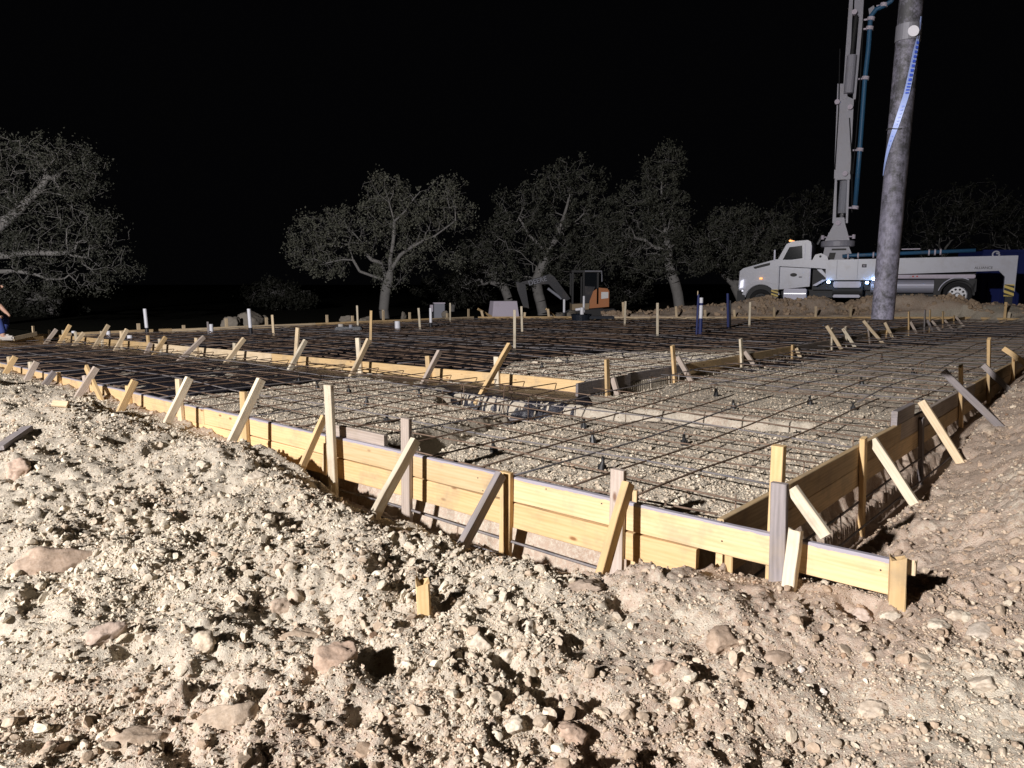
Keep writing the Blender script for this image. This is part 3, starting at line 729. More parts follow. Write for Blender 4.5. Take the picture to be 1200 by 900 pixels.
# ---- far wall facing the camera
q2 = np.array([-1.28, 28.0, 0]); wg = empty('formwork_wall', (7, 28, -.3), label='far form board running straight across below the truck and berm', cat='formwork')
T2 = np.array([1., 0, 0]); N2 = np.array([0, -1., 0])
board_run(wg, q2, T2, 0, 16.9+1.28, 0, .19, .038, N2, ['pine', 'pale', 'pine'], L=4.8)
q3 = np.array([16.9, 28.0, 0]); board_run(wg, q3, E1, .05, 5.2, -.0, .17, .038, -E2, ['pine'], L=4.8)
for (u0, v0, du) in ((564, 364, 6), (615, 366, -2), (642, 362, 3), (730, 354, 2), (792, 359, 2), (826, 363, 2), (860, 363, 3), (907, 360, 1), (956, 359, 0), (997, 359, 0), (1106, 366, 1)):
    A = PV(u0, v0, q2-N2*.05, N2); B = PV(u0+du, v0+14, q2-N2*.05, N2); B[2] = -.5; plank('stake', B, A, .085, .04, N2, M['pale'], wg)
A = PV(1179, 354, q3+E2*.06, E2); B = A.copy(); B[2] = -.3; plank('stake', B, A, .085, .04, E2, M['pine'], wg)
A = PV(1183, 366, q3+E2*.03, E2); B = A.copy(); B[2] = -.3; plank('stake', B, A, .085, .04, E2, M['cream'], wg)
for (u0, u1_) in ((560, 576), (640, 650)):
    A = PY(u0, 362, 28.1); B = PY(u1_, 371, 28.6); plank('brace', B, A, .08, .04, (0, 1, 0), M['pine'], wg)
# ---- left end wall
qa = P(-40, 402.5); qb = P(50, 394); tq = unit(qb-qa); nq = np.array([tq[1], -tq[0], 0])
wz = empty('formwork_wall', tuple(qa), label='left end form board beside the crouching worker, with a thin lath on it', cat='formwork')
board_run(wz, qa, tq, -4, float((qb-qa) @ tq), 0, .17, .038, nq, ['pine'], L=4.6)
A = P(16, 397, .03); B = P(43, 391, .1); plank('lath', A, B, .09, .02, nq, M['pale'], wz)
A = P(38, 382, .3); A = PV(38.5, 382, qb, nq); Bz = A.copy(); Bz[2] = -.1; plank('stake', Bz, A, .06, .03, nq, M['pale'], wz)

# ------------------------------------------------------------------ grade stakes standing in the slab
GS = 'grade stakes standing in the slab'
for (u, vt, vb, du, wd, m, lab) in [
    (603, 363, 410, 0, .055, 'cream', 'tall whitish grade stake in front of the pale tarped block'),
    (611, 359, 391, 1, .055, 'cream', 'thin whitish grade stake just right of the tarped block'),
    (770.5, 355, 394, 0, .06, 'cream', 'grade stake standing alone between the bucket and the white and blue riser'),
    (733, 353, 381, -1, .06, 'cream', 'leaning grade stake beside the black bucket'),
    (879, 354, 383, -1, .06, 'cream', 'grade stake in front of the truck front wheel'),
    (490.5, 361, 386, 2, .06, 'cream', 'grade stake leaning left of the white and black riser under the oak'),
    (527.5, 355, 378, 0, .055, 'cream', 'thin grade stake right of the small grey utility box'),
    (418.5, 358, 384, 1, .055, 'cream', 'grade stake beside the black drain box, left of the oak trunk'),
    (319, 369, 394, 2, .06, 'pale', 'short grade stake between the left white and black riser and the oak'),
    (435, 364, 402, -1, .055, 'pine', 'tall yellow stake rising just behind the middle form board below the oak'),
    (243.5, 377, 392, 1, .05, 'gray', 'small grey stake beside the short white pipe on the left')]:
    B = P(u+du, vb, -.1); A = PY(u, vt, B[1])
    o = plank('grade_stake', B-[0, 0, .1], A, wd, .04, (0, -1, 0), M[m]); tag(o, lab, 'stake', GS)

# ------------------------------------------------------------------ plumbing risers
def cyl(name, p, r_, z0, z1, m, parent, lean=0.):
    mb = MB(); mb.tube([(0, 0, z0), (lean, 0, z1)], r_, 14)
    if r_ > .03: mb.tube([(lean, 0, z1-.001), (lean, 0, z1+.004)], r_*.86, 14)
    return mb.build(name, m, parent)
def riser(u, vt, vs, vb, r_, low, lab, lean=0., name='pipe_riser', up='pvc', cat='pipe', G='plumbing risers in the slab'):
    B = P(u, vb, -.1); z1 = PY(u, vt, B[1])[2]; zs = PY(u, vs, B[1])[2]
    e = empty(name, tuple(B), label=lab, cat=cat, group=G)
    if low: cyl('sleeve', B, r_*1.12, -.05, zs-B[2], M[low], e)
    cyl('pipe', B, r_, (zs-B[2]-.03) if low else -.05, z1-B[2], M[up], e, lean)
    return e
riser(172.5, 362, 384, 392, .045, 'abs', 'leftmost tall riser, white above a black sleeve', -.02)
riser(294, 362, 384, 394, .045, 'abs', 'tall white riser on a black sleeve in front of the pale rock pile', -.02)
riser(505, 361, 378, 385, .042, 'abs', 'white riser on a blue-black sleeve beside the small grey utility box', 0)
riser(466, 376.5, 380, 387, .08, None, 'short fat white pipe stub below the oak')
riser(248, 380, 385, 391, .05, None, 'short white pipe stub beside the small grey stake')
riser(661, 351, 366, 373, .045, 'abs', 'white riser on a black sleeve in front of the excavator arm')
riser(684, 347, 366, 373, .045, 'abs', 'taller white riser on a black sleeve in front of the excavator cab')
riser(127.5, 388, 392, 396, .05, None, 'short white pipe stub left of the crossed brace')
riser(152.5, 393, 396, 399, .06, None, 'low white pipe stub behind the middle board')
riser(87, 388, 392, 397, .05, None, 'pale pipe stub behind the left crossed braces')
# white/blue insulated pair and the blue pair
B = P(820.5, 393, -.1); e = empty('pipe_riser', tuple(B), label='tall riser with white cap and blue foam wrap, next to its dark twin', cat='pipe', group='plumbing risers in the slab')
zz = lambda v: PY(820, v, B[1])[2]-B[2]
cyl('sleeve', B, .05, -.05, zz(373), M['bluewrap'], e); cyl('pipe', B, .046, zz(374), zz(358), M['pvc'], e); cyl('coupling', B, .05, zz(357.7), zz(355), M['bluewrap'], e); cyl('cap', B, .046, zz(355), zz(349), M['pvc'], e)
e = empty('pipe_riser', tuple(B+[-.09, .03, 0]), label='thin dark blue riser touching the white capped one', cat='pipe', group='plumbing risers in the slab')
cyl('pipe', B, .028, -.05, zz(345), M['bluewrap'], e, .02); cyl('stub', B, .012, zz(346), zz(341), M['pale'], e, .0)
B = P(853.5, 385, -.1); e = empty('pipe_riser', tuple(B), label='dark blue wrapped riser pair left of the truck bumper', cat='pipe', group='plumbing risers in the slab')
zz = lambda v: PY(853, v, B[1])[2]-B[2]
cyl('pipe', B, .04, -.05, zz(344), M['bluewrap'], e, -.06)
mb = MB(); mb.tube([(.05, 0, -.05), (.03, 0, zz(352))], .03, 12); mb.build('pipe', M['abs'], e)
# bucket, drain box
B = P(681, 377, -.1); e = empty('bucket', tuple(B), label='low black tub with a white pipe end beside the leaning grade stake', cat='tub')
mb = MB(); mb.tube([(0, 0, 0), (0, 0, .02), (0, 0, .25), (0, 0, .27)], [.3, .31, .36, .39], 20, False); mb.tube([(0, 0, 0), (0, 0, .012)], .3, 20); mb.build('tub', M['bucket'], e)
mb = MB(); mb.box(.25, 1.15, -.2, .2, .1, .2, .02); mb.build('trough', M['bucket'], e)
mb = MB(); mb.tube([(.02, -.1, 0), (.02, -.1, .5)], .07, 12); mb.build('pipe', M['pvc'], e)
mb = MB(); mb.tube([(-.2, 0, .42), (.1, -.05, .46)], .05, 12); mb.build('elbow', M['pvc'], e)
B = P(408, 388, -.1); e = empty('drain_box', tuple(B), label='black plastic drain box with a pale cap lying on the dark slab area', cat='drain box')
mb = MB(); mb.box(-.35, .4, -.15, .15, 0, .13, .03); mb.build('body', M['bucket'], e)
mb = MB(); mb.tube([(-.2, 0, .05), (-.2, 0, .2)], .08, 12); mb.build('cap', M['shoe'], e)
mb = MB(); mb.tube([(.1, -.1, .1), (.1, -.1, .19)], .05, 12); mb.build('cap', M['tarpdark'], e)

# ================================================================== REBAR
def bar_pts(p, d, L, z, seed, amp=.02, step=.5):
    n = max(2, int(L/step)); rr = random.Random(seed); ph = rr.uniform(0, 9); ph2 = rr.uniform(0, 9); side = np.array([-d[1], d[0], 0])
    return [p+d*(L*i/n)+side*amp*math.sin(i*step*.9+ph)+np.array([0, 0, z+amp*.7*math.sin(i*step*1.6+ph2)+rr.uniform(-.003, .003)]) for i in range(n+1)]
def bars(parent, specs, m, name='rebar', stuff=None):
    for k, (pts, r_) in enumerate(specs):
        mb = MB(); o0 = pts[0]; mb.tube([p for p in pts], r_, 6)
        ob = mb.build(name, M[m] if isinstance(m, str) else M[m[k % len(m)]], parent, True)
        ob.matrix_local = wm(parent).inverted()
# front bay mat
sL = lambda a: None
rm = empty('rebar_mat', tuple(COR+E1*-3+E2*1.5+np.array([0, 0, -.06])), label='wide tied rebar mat over the pale gravel in the near left bay', cat='rebar mat')
sp_ = []
for k in range(42):
    a0 = -.62-.45*k
    if a0 < -18.4: break
    p = COR+E1*(a0+random.uniform(-.05, .05))
    # to the middle board if it crosses, else it passes into the right bay
    dvec = E2; den = -(dvec @ NL); num = ((p-QL) @ NL)
    Lb = num/den if abs(den) > 1e-6 else 9
    if a0 > AR-.1: Lb = 5.0+random.uniform(-.4, .6)
    else: Lb = Lb-.08
    tilt = unit(E2+E1*random.uniform(-.03, .0))
    sp_.append((bar_pts(p+E2*.04, tilt, Lb, -.07, k, .022), .0072))
for k in range(18):
    b0 = .3+.42*k
    p = COR+E2*(b0+random.uniform(-.05, .05)); L = 18
    # start at middle board if needed
    st = COR+E2*b0-E1*13.4
    if b0 > 5.2:
        # clip at the middle board: points with dl<0
        ds = (p-E1*0-QL) @ NL; den = (E1 @ NL); t_ = -ds/den if abs(den) > 1e-6 else -13
        Ls = 18
    else: Ls = 18
    a_end = -.1-random.uniform(0, .1)
    if b0 > 5.3: break
    # clip left part by middle board
    pts = [q_ for q_ in bar_pts(p+E1*a_end, -E1, Ls, -.084, 50+k, .02) if (q_-QL) @ NL > .06]
    if len(pts) > 2: sp_.append((pts, .0068))
bars(rm, sp_, ['rebar', 'rebar', 'rebargray', 'rebar'])
# rest of left bay rows
sp_ = []
for k in range(14):
    b0 = 5.4+.42*k
    pts = [q_ for q_ in bar_pts(COR+E2*b0+E1*AR, -E1, 15.5, -.09, 80+k, .02) if (q_-QL) @ NL > .06]
    if len(pts) > 2: sp_.append((pts, .0065))
bars(rm, sp_, 'rebar')
# right bay
rn = empty('rebar_mat', tuple(COR+E1*-2+E2*6+np.array([0, 0, -.06])), label='close-spaced rebar mat over tan soil in the right bay', cat='rebar mat')
sp_ = []
for k in range(8):
    a0 = -.32-.45*k
    sp_.append((bar_pts(COR+E1*a0+E2*5.2, unit(E2+E1*random.uniform(-.012, .012)), 24.5, -.06, 120+k, .03), .0072))
for k in range(60):
    b0 = 5.5+.4*k*(1 if k < 20 else 1)+random.uniform(-.06, .06)
    if b0 > 29: break
    sp_.append((bar_pts(COR+E2*b0+E1*-.1, unit(-E1+E2*random.uniform(-.03, .03)), -AR-.2, -.075, 200+k, .025), .0072))
bars(rn, sp_, ['rebar', 'rebargray'])
# main slab
rs_ = empty('rebar_mat', (0, 18, -.05), label='huge dark rebar mat over black plastic filling the slab beyond the middle boards', cat='rebar mat')
sp_ = []
def clipmain(pts):
    out = []
    for q_ in pts:
        a, b, dl, df = [float(v) for v in coords(q_[0], q_[1])]
        ok = dl > .06 and a < AR-.06 and df < -.08 and q_[1] < 27.9
        if ok: out.append(q_)
        elif len(out) > 3: break
        else: out = []
    return out
for k in range(60):
    b0 = 2.0+.42*k
    pts = clipmain(bar_pts(COR+E2*b0+E1*(AR-.1), -E1, 26, -.05, 300+k, .025, .35))
    if len(pts) > 3: sp_.append((pts, .008))
for k in range(60):
    a0 = AR-.25-.42*k
    pts = clipmain(bar_pts(COR+E1*a0+E2*2, E2, 27, -.035, 400+k, .025, .35))
    if len(pts) > 3: sp_.append((pts, .008))
sp_.sort(key=lambda s_: min(q_[1] for q_ in s_[0]))
bars(rs_, sp_[:98], ['rebar', 'rebargray', 'rebar'])
if len(sp_) > 98:
    mb = MB()
    for pts, r_ in sp_[98:]: mb.tube(pts, r_, 5)
    o = mb.build('rebar', M['rebar'], rs_, True); o.matrix_local = wm(rs_).inverted(); o['kind'] = 'stuff'
# footing bars under the front and right boards
def footing(lab, q, t, n, s0, s1, rows):
    e = empty('footing_rebar', tuple(q+t*(s0+s1)/2+np.array([0, 0, -.5])), label=lab, cat='rebar')
    bars(e, [(bar_pts(q+t*s0+n*o_, t, s1-s0, z_, 500+i, .012), .009) for i, (o_, z_) in enumerate(rows)], 'rebargray', 'bar')
    # stirrups round them
    mb_s = []
    for k in range(int((s1-s0)/1.2)):
        c = q+t*(s0+.5+1.2*k)
        pts = [c+n*rows[0][0]+np.array([0, 0, rows[0][1]+.02]), c+n*(rows[0][0]+.02)+np.array([0, 0, rows[-1][1]-.02]), c+n*(-.25)+np.array([0, 0, rows[-1][1]-.02]), c-n*.25+np.array([0, 0, -.08])]
        mb = MB(); mb.tube(pts, .005, 6); o = mb.build('stirrup', M['rebar'], e, True); o.matrix_local = wm(e).inverted()
footing('grey footing bars in the trench under the front boards', COR, E1, -E2, -6, -.25, [(.02, -.43), (.11, -.5), (.19, -.52)])
footing('rusty footing bars in the trench under the right boards', COR, E2, E1, .3, 6.5, [(.03, -.45), (.12, -.6)])
footing('footing bars crossing the inner trench below the middle board corner', P(480, 478, -.3)+[0, 0, .3], unit(np.array(TR1[2]+(0,))-np.array(TR1[0]+(0,))), np.array([.1, -.99, 0]), 0, 4.6, [(.06, -.3), (.14, -.42), (.22, -.33)])
# light coloured bars laid over the inner trench
# rebar chairs
mbc = MB(); mbc.tube([(0, 0, 0), (0, 0, .09), (0, 0, .12)], [.045, .016, .02], 8)
for k in range(4):
    c_, s_ = math.cos(k*math.pi/2), math.sin(k*math.pi/2); mbc.box(-.006+c_*.035, .006+c_*.035, -.006+s_*.035, .006+s_*.035, 0, .06)
mbc.tube([(-.03, 0, .13), (-.02, 0, .115), (.02, 0, .115), (.03, 0, .135)], .009, 6)
chm = mbc.mesh('rebar_chair'); chm.materials.append(M['blackplastic'])
CH = [(350, 448), (372, 458), (409, 462), (429, 476), (453, 495), (492, 465), (539, 470), (635, 438), (664, 432), (579, 532), (695, 520), (705, 555), (684, 500), (802, 522), (839, 465), (949, 475), (890, 433), (1010, 452), (1033, 425), (980, 440), (935, 505), (730, 425), (1070, 440), (1000, 480), (860, 480), (760, 450)]
for i, (u, v) in enumerate(CH):
    p = P(u, v, -.2); z = zt(p[0], p[1]); z = max(z, -.3)
    o = bpy.data.objects.new('rebar_chair', chm); C.objects.link(o); o.location = (p[0], p[1], z); o.scale = (.8, .8, .8); o.rotation_euler = (random.uniform(-.15, .15), random.uniform(-.15, .15), random.uniform(0, 3))
    tag(o, 'small black plastic support holding up a crossing of the rebar mat', 'rebar chair', 'black rebar supports')
# bent dowels
for (u, v, hgt, lab) in [(765, 482, .22, 'hooked rebar dowel at the trench edge left of the grey brace'), (808, 470, .25, 'hooked rebar dowel standing out of the middle trench'), (832, 466, .2, 'short hooked dowel beside the gravel ledge'),
                    (1030, 436, .3, 'rusty looped bar standing in the right bay, left of the tall looped one'), (1074, 446, .3, 'tall looped bar standing near the right form'), (541, 478, .3, 'thin upright bar in the dark pit below the middle board'),
                    (1078, 470, .22, 'small looped wire bar by the grey lap block'), (590, 478, .28, 'upright bar next to the last stake of the middle board')]:
    p = P(u, v, -.28); mb = MB(); a_ = random.uniform(-.5, .5)
    mb.tube([(0, 0, -.08), (.01, 0, hgt*.8), (.03, 0, hgt), (.07, .01, hgt*1.03), (.1, .02, hgt*.9), (.1, .02, hgt*.4)], .0055, 6)
    o = mb.build('rebar_dowel', M['rebar'], smooth=True); o.location = tuple(p); o.rotation_euler = (0, .08*a_, a_*3); tag(o, lab, 'rebar')

# ================================================================== ROCKS, LOOSE WOOD
def rock(p, s_, col, lab, seed, flat=.7, rz=0., sink=.3, G='loose rocks on the rubble heap'):
    bm = bmesh.new(); bmesh.ops.create_icosphere(bm, subdivisions=4, radius=1); rr = random.Random(seed)
    pl = [(Vector((rr.gauss(0, 1), rr.gauss(0, 1), rr.gauss(0, 1))).normalized(), rr.uniform(.55, .86)) for _ in range(12)]
    for v in bm.verts:
        for n_, d_ in pl:
            t_ = v.co.dot(n_)-d_
            if t_ > 0: v.co -= n_*t_
        v.co += v.co.normalized()*(mn.fractal(v.co*2.2+Vector((seed, 0, 0)), .7, 2.1, 5)*.13+mn.fractal(v.co*8+Vector((seed, 3, 0)), .6, 2.1, 4)*.05)
        v.co.x *= s_[0]; v.co.y *= s_[1]; v.co.z *= s_[2]
    me = bpy.data.meshes.new('rock'); bm.to_mesh(me); bm.free()
    at = me.attributes.new('stone', 'FLOAT_COLOR', 'POINT'); at.data.foreach_set('color', np.tile(np.array([*col, 1.]), len(me.vertices)).astype(np.float32))
    o = link('rock', me, M['stone'], smooth=True); o.location = (p[0], p[1], p[2]+s_[2]*(1-2*sink)*.6); o.rotation_euler = (rr.uniform(-.3, .3), rr.uniform(-.3, .3), rz)
    return tag(o, lab, 'rock', G)
TANc = (.5, .39, .29); PNK = (.5, .36, .28); WHT = (.72, .67, .57); BRN = (.42, .31, .23)
ROCKS = [(392, 775, (.095, .06, .075), PNK, 'big tan rock casting a black shadow, left of centre', .4),
 (118, 750, (.115, .05, .06), (.55, .44, .38), 'long pinkish wedge of rock on the lower left heap', .5),
 (682, 690, (.12, .075, .035), (.42, .34, .28), 'flat grey-tan slab lying at the foot of the thick yellow brace', .3),
 (22, 548, (.13, .12, .1), (.6, .45, .37), 'large smooth pink boulder at the left edge', 0),
 (60, 655, (.3, .16, .13), (.56, .43, .34), 'broad smooth clod with a dark hollow on its right, left edge', .7),
 (104, 462+0, (.0, 0, 0), WHT, '', 0),
 (564, 755, (.05, .045, .045), WHT, 'round white stone right below centre', .2),
 (618, 742, (.055, .05, .05), WHT, 'round whitish stone above the deep shadow, centre', .2),
 (598, 768, (.045, .035, .035), WHT, 'white stone beside the deep black hollow', .2),
 (668, 862, (.06, .05, .045), PNK, 'tan stone at the bottom right of centre', .3),
 (603, 852, (.04, .035, .035), WHT, 'pale stone at the bottom centre', .2),
 (1045, 722, (.055, .035, .03), WHT, 'white stone at the foot of the end block', .1),
 (1008, 725, (.06, .05, .045), (.6, .5, .45), 'pinkish broken stone beside the hollow left of the end block', .2),
 (1100, 735, (.07, .05, .035), WHT, 'flat white stone right of the end block', .5),
 (1118, 722, (.055, .04, .03), (.6, .54, .45), 'cream stone just right of the end block', .2),
 (1150, 742, (.08, .05, .03), (.6, .56, .5), 'long flat pale stone on the right slope', .6),
 (875, 790, (.06, .05, .04), BRN, 'brown clod in the lower right middle', .2),
 (850, 745, (.12, .08, .06), BRN, 'large brown clod right of centre', .9),
 (905, 775, (.13, .07, .06), (.47, .36, .28), 'long brown clod with a cracked face', .4),
 (780, 785, (.075, .06, .06), PNK, 'pink clod beside the long brown clods', .4),
 (1155, 800, (.06, .045, .03), (.62, .57, .48), 'pale stone low on the right slope', .3),
 (1020, 835, (.07, .05, .04), (.6, .53, .44), 'half buried cream stone, bottom right', .3),
 (965, 812, (.02, .018, .02), (.85, .84, .84), 'small bright white stone, lower right', .3),
 (938, 785, (.02, .018, .015), (.85, .84, .84), 'small bright white stone in the brown soil', .3),
 (330, 715, (.06, .05, .05), (.5, .4, .32), 'tan stone upper middle of the heap', .4),
 (345, 700, (.05, .04, .045), (.6, .52, .42), 'cream stone leaning on the tan one', .4),
 (240, 755, (.05, .06, .05), (.6, .53, .42), 'cream stone on the left heap', .3),
 (262, 840, (.14, .1, .07), (.55, .45, .35), 'broad smooth clod broken by a wedge shaped crack', .5),
 (160, 870, (.13, .09, .06), (.53, .42, .32), 'smooth tan clod at the bottom left', .5),
 (350, 745, (.15, .1, .06), (.55, .44, .33), 'wide smooth clod left of the big tan rock', .4),
 (20, 700, (.04, .035, .035), WHT, 'white stone at the left edge', .4),
 (62, 880, (.05, .04, .045), PNK, 'tan stone in the bottom left corner', .2),
 (300, 560, (.09, .06, .05), WHT, 'white stone at the edge of the trench under the front boards', .4),
 (238, 545, (.045, .04, .035), WHT, 'white stone near the shadow band below the front wall', .1),
 (1160, 505, (.08, .06, .04), (.55, .47, .38), 'stone on the right bank above the raking braces', .1),
 (1108, 590, (.09, .08, .06), (.5, .4, .31), 'clod at the foot of the first right brace', .1)]
for i, (u, v, s_, col, lab, rz) in enumerate(ROCKS):
    if not lab: continue
    clod = 'clod' in lab or 'smooth' in lab
    rock(hit(u, v), [q*(.85 if clod else 1.0) for q in s_], [col[0]*.6+.2, col[1]*.6+.17, col[2]*.6+.14], lab, 40+i, rz=rz, sink=.75 if clod else .42)
# rock pile behind the far left wall
for i, (u, v, y, s_, lab) in enumerate([(270, 379, 23.0, (.35, .3, .3), 'left grey boulder of the pile behind the far left wall'), (290, 375, 23.6, (.5, .4, .42), 'tallest grey boulder of the pile behind the far left wall'), (304, 379, 24, (.4, .35, .3), 'right grey boulder of the pile behind the far left wall'),
     (408, 375, 26, (.3, .3, .2), 'small grey boulder behind the wall below the oak'), (428, 374, 26.5, (.25, .2, .15), 'flat grey boulder behind the wall right of the small one'), (473, 369.5, 30, (.17, .15, .2), 'pale rock behind the wall right of the oak trunk'), (522, 368, 31, (.17, .15, .2), 'pale rock behind the wall right of the grey utility box'),
     (653, 371, 29, (.4, .3, .3), 'soil lump behind the wall under the excavator arm'), (672, 371, 29, (.45, .3, .3), 'soil lump behind the wall under the excavator tracks')]):
    p = PY(u, v, y); rock([p[0], p[1], p[2]-s_[2]*.4], s_, (.27, .25, .22), lab, 90+i, rz=i, G='rocks behind the far forms')
# loose wood
p0 = hit(-2, 530); p1 = hit(33, 507)
o = plank('loose_board', p0+[0, 0, .03], p1+[0, 0, .04], .085, .035, (0, -.5, .8), M['gray']); tag(o, 'weathered grey board lying on the heap at the left edge', 'board')
p0 = hit(62, 479); p1 = hit(80, 479)
o = plank('loose_board', p0+[0, 0, .05], p1+[0, 0, .04], .06, .03, (0, -.7, .6), M['pale']); tag(o, 'short pale offcut half buried below the front wall braces', 'board')
p0 = hit(498, 716)
o = plank('broken_stake', p0-[0, 0, .1], p0+[-.008, .0, .15], .058, .045, (0, -1, 0), M['pine'], splinter=.03); tag(o, 'short yellow stake stub with a splintered top standing in the rubble', 'stake')
for (u0, v0, u1, v1, lab) in [(590, 655, 650, 690, 'thin grey stick lying by the flat slab')]:
    pass

# ================================================================== BACKGROUND OBJECTS
# tarp-covered block
p = PY(590, 374, 31.5); e = empty('covered_pallet', (p[0], p[1], -.5), rz=.25, label='pale tarp-covered pallet with sloping sides behind the far wall', cat='pallet')
def frustum(mb, w0, d0, w1, d1, z0, z1, sh=0):
    mb.add([(-w0, -d0, z0), (w0, -d0, z0), (w0, d0, z0), (-w0, d0, z0), (-w1+sh, -d1, z1), (w1+sh, -d1, z1), (w1+sh, d1, z1), (-w1+sh, d1, z1)],
           [(0, 3, 2, 1), (4, 5, 6, 7), (0, 1, 5, 4), (1, 2, 6, 5), (2, 3, 7, 6), (3, 0, 4, 7)])
mb = MB(); frustum(mb, .62, .45, .5, .33, 0, 1.0); mb.build('cover', M['tarp'], e)
mb = MB(); mb.box(-.66, .66, -.5, .5, -.1, -.002); mb.build('pallet', M['pale'], e)
for k in (-.3, .05, .35):
    mb = MB(); mb.box(k-.07, k+.07, -.47, -.44, .12, .26); mb.build('opening', M['dark'], e)
p = PY(512.5, 372, 33); e = empty('utility_box', (p[0], p[1], -.5), rz=.2, label='small grey utility box standing behind the far wall below the oak', cat='utility box')
mb = MB(); mb.box(-.15, .32, -.2, .2, 0, 1.05-.2, .02); mb.build('cabinet', M['tarpdark'], e)
mb = MB(); mb.box(-.17, .34, -.22, .22, .85, .9, .01); mb.build('lid', M['tarp'], e)
mb = MB(); mb.box(-.32, -.19, -.1, .1, .5, .8, .01); mb.build('meter', M['tarp'], e)

# ---- text as mesh
def text_mesh(txt, size, name):
    cu = bpy.data.curves.new(name, 'FONT'); cu.body = txt; cu.size = size; cu.extrude = .004; cu.align_x = 'CENTER'; cu.align_y = 'CENTER'
    o = bpy.data.objects.new(name, cu); C.objects.link(o); dg = bpy.context.evaluated_depsgraph_get()
    me = bpy.data.meshes.new_from_object(o.evaluated_get(dg)); C.objects.unlink(o); bpy.data.objects.remove(o); return me
# ---- excavator: local x to image right, y away, z up; ground at z=0 (world -.65), depth 34
exY = 34.0; exS = lambda u: (u-684)/870*exY*1.008; exZ = lambda v: PY(684, v, exY)[2]+.65
ex = empty('mini_excavator', (84/870*exY, exY, -.65), label='mini excavator with dark arm, open cab and orange counterweight, parked under the oaks', cat='excavator')
def pxp(pts): return [(exS(u), exZ(v)) for u, v in pts]
mb = MB(); mb.prism(pxp([(689, 352), (693, 341), (699, 337), (709, 338), (711, 341), (711, 359), (688, 361)]), -.55, .75); o = mb.build('counterweight', M['orange'], ex)
mb = MB(); mb.prism(pxp([(702, 342), (710, 342), (710, 349), (702, 350)]), -.56, -.553); mb.build('plate', M['reflw'], o)
mb = MB(); mb.prism(pxp([(669, 356), (689, 355), (688, 362), (669, 363)]), -.58, .75); mb.build('side_panel', M['tan'], ex)
mb = MB()
for (u0, u1) in ((668.5, 670.5), (681, 683), (697, 699)):
    for y_ in (-.55, .65): mb.box(exS(u0), exS(u1), y_, y_+.06, exZ(356), exZ(318))
mb.box(exS(668), exS(702), -.58, .74, exZ(319.5), exZ(317)); cabo = mb.build('cab_frame', M['dark'], ex)
mb = MB(); mb.box(exS(683), exS(697), -.5, -.49, exZ(338), exZ(320)); mb.build('window', M['glass'], cabo)
mb = MB(); mb.prism(pxp([(681, 335), (695, 336), (688, 355), (681, 355)]), -.53, -.47); mb.build('door_panel', M['exdark'], cabo)
mb = MB(); mb.tube([(exS(683), -.6, exZ(318)), (exS(702), -.6, exZ(318)), (exS(702.5), -.6, exZ(330))], .025, 8); mb.build('handrail', M['tarpdark'], cabo)
mb = MB(); mb.tube([(exS(689), -.2, exZ(322)), (exS(689), -.25, exZ(322))], .09, 12); mb.build('lamp', M['reflw'], cabo)
for y_ in (-.75, .35):
    mb = MB(); mb.prism(pxp([(662, 366), (668, 363), (716, 361), (722, 366), (722, 376), (716, 381), (666, 381), (661, 375)]), y_, y_+.4); tk = mb.build('track', M['dark'], ex)
    mb = MB()
    for k in range(5): mb.tube([(exS(669+k*11), y_-.02, exZ(373)), (exS(669+k*11), y_+.42, exZ(373))], .16, 14)
    mb.build('roller', M['tyre'], tk)
mb = MB(); mb.box(exS(675), exS(705), -.4, .4, exZ(368), exZ(361)); mb.build('undercarriage', M['dark'], ex)
mb = MB(); mb.prism(pxp([(664, 352), (659, 351), (643, 333), (617, 333), (610, 331), (644, 321), (649, 324), (668, 350)]), -.12, .12); bmn = mb.build('boom', M['exdark'], ex)
mb = MB(); mb.prism(pxp([(616, 333), (605, 330), (607, 340), (618, 372), (622, 372)]), -.1, .1); mb.build('arm', M['exdark'], ex)
mb = MB(); mb.tube([(exS(642), 0, exZ(338)), (exS(658), 0, exZ(350))], .06, 10); mb.build('cylinder', M['tarpdark'], ex)
mb = MB(); mb.prism(pxp([(613, 368), (622, 366), (622, 376), (616, 384), (608, 384), (612, 377)]), -.3, .3); mb.build('bucket', M['exdark'], ex)
tm = text_mesh('DEERE', .3, 'lettering'); o = link('lettering', tm, M['tarpdark'], bmn); o.location = (exS(630), -.13, exZ(329.5)); o.rotation_euler = (math.pi/2, -math.radians(15), 0)

# ---- navy container behind the truck
p = PY(1145, 380, 35.5)
cn = empty('roll_off_container', (p[0], 35.5, -.1), rz=-.1, label='dark navy blue steel container standing behind the truck tail', cat='container')
mb = MB(); mb.box(0, 7.5, 0, 2.4, .15, 2.85, .03); bd = mb.build('body', M['navy'], cn)
mb = MB()
for k in range(12): mb.box(.3+k*.6, .38+k*.6, -.07, -.002, .2, 2.75)
mb.build('rib', M['navy'], cn)
mb = MB(); mb.box(-.03, 7.53, -.09, .0-.003, 2.76, 2.9); mb.build('top_rail', M['navy'], cn)

# ---- concrete pump truck
TA = np.array([265/870*35, 35., 0]); TB = np.array([590/870*30, 30., 0]); tt = unit(TB-TA)
tr = empty('concrete_pump_truck', tuple(TA), rz=math.atan2(tt[1], tt[0]), label='white concrete pump truck facing left with raised boom, behind the berm', cat='truck')
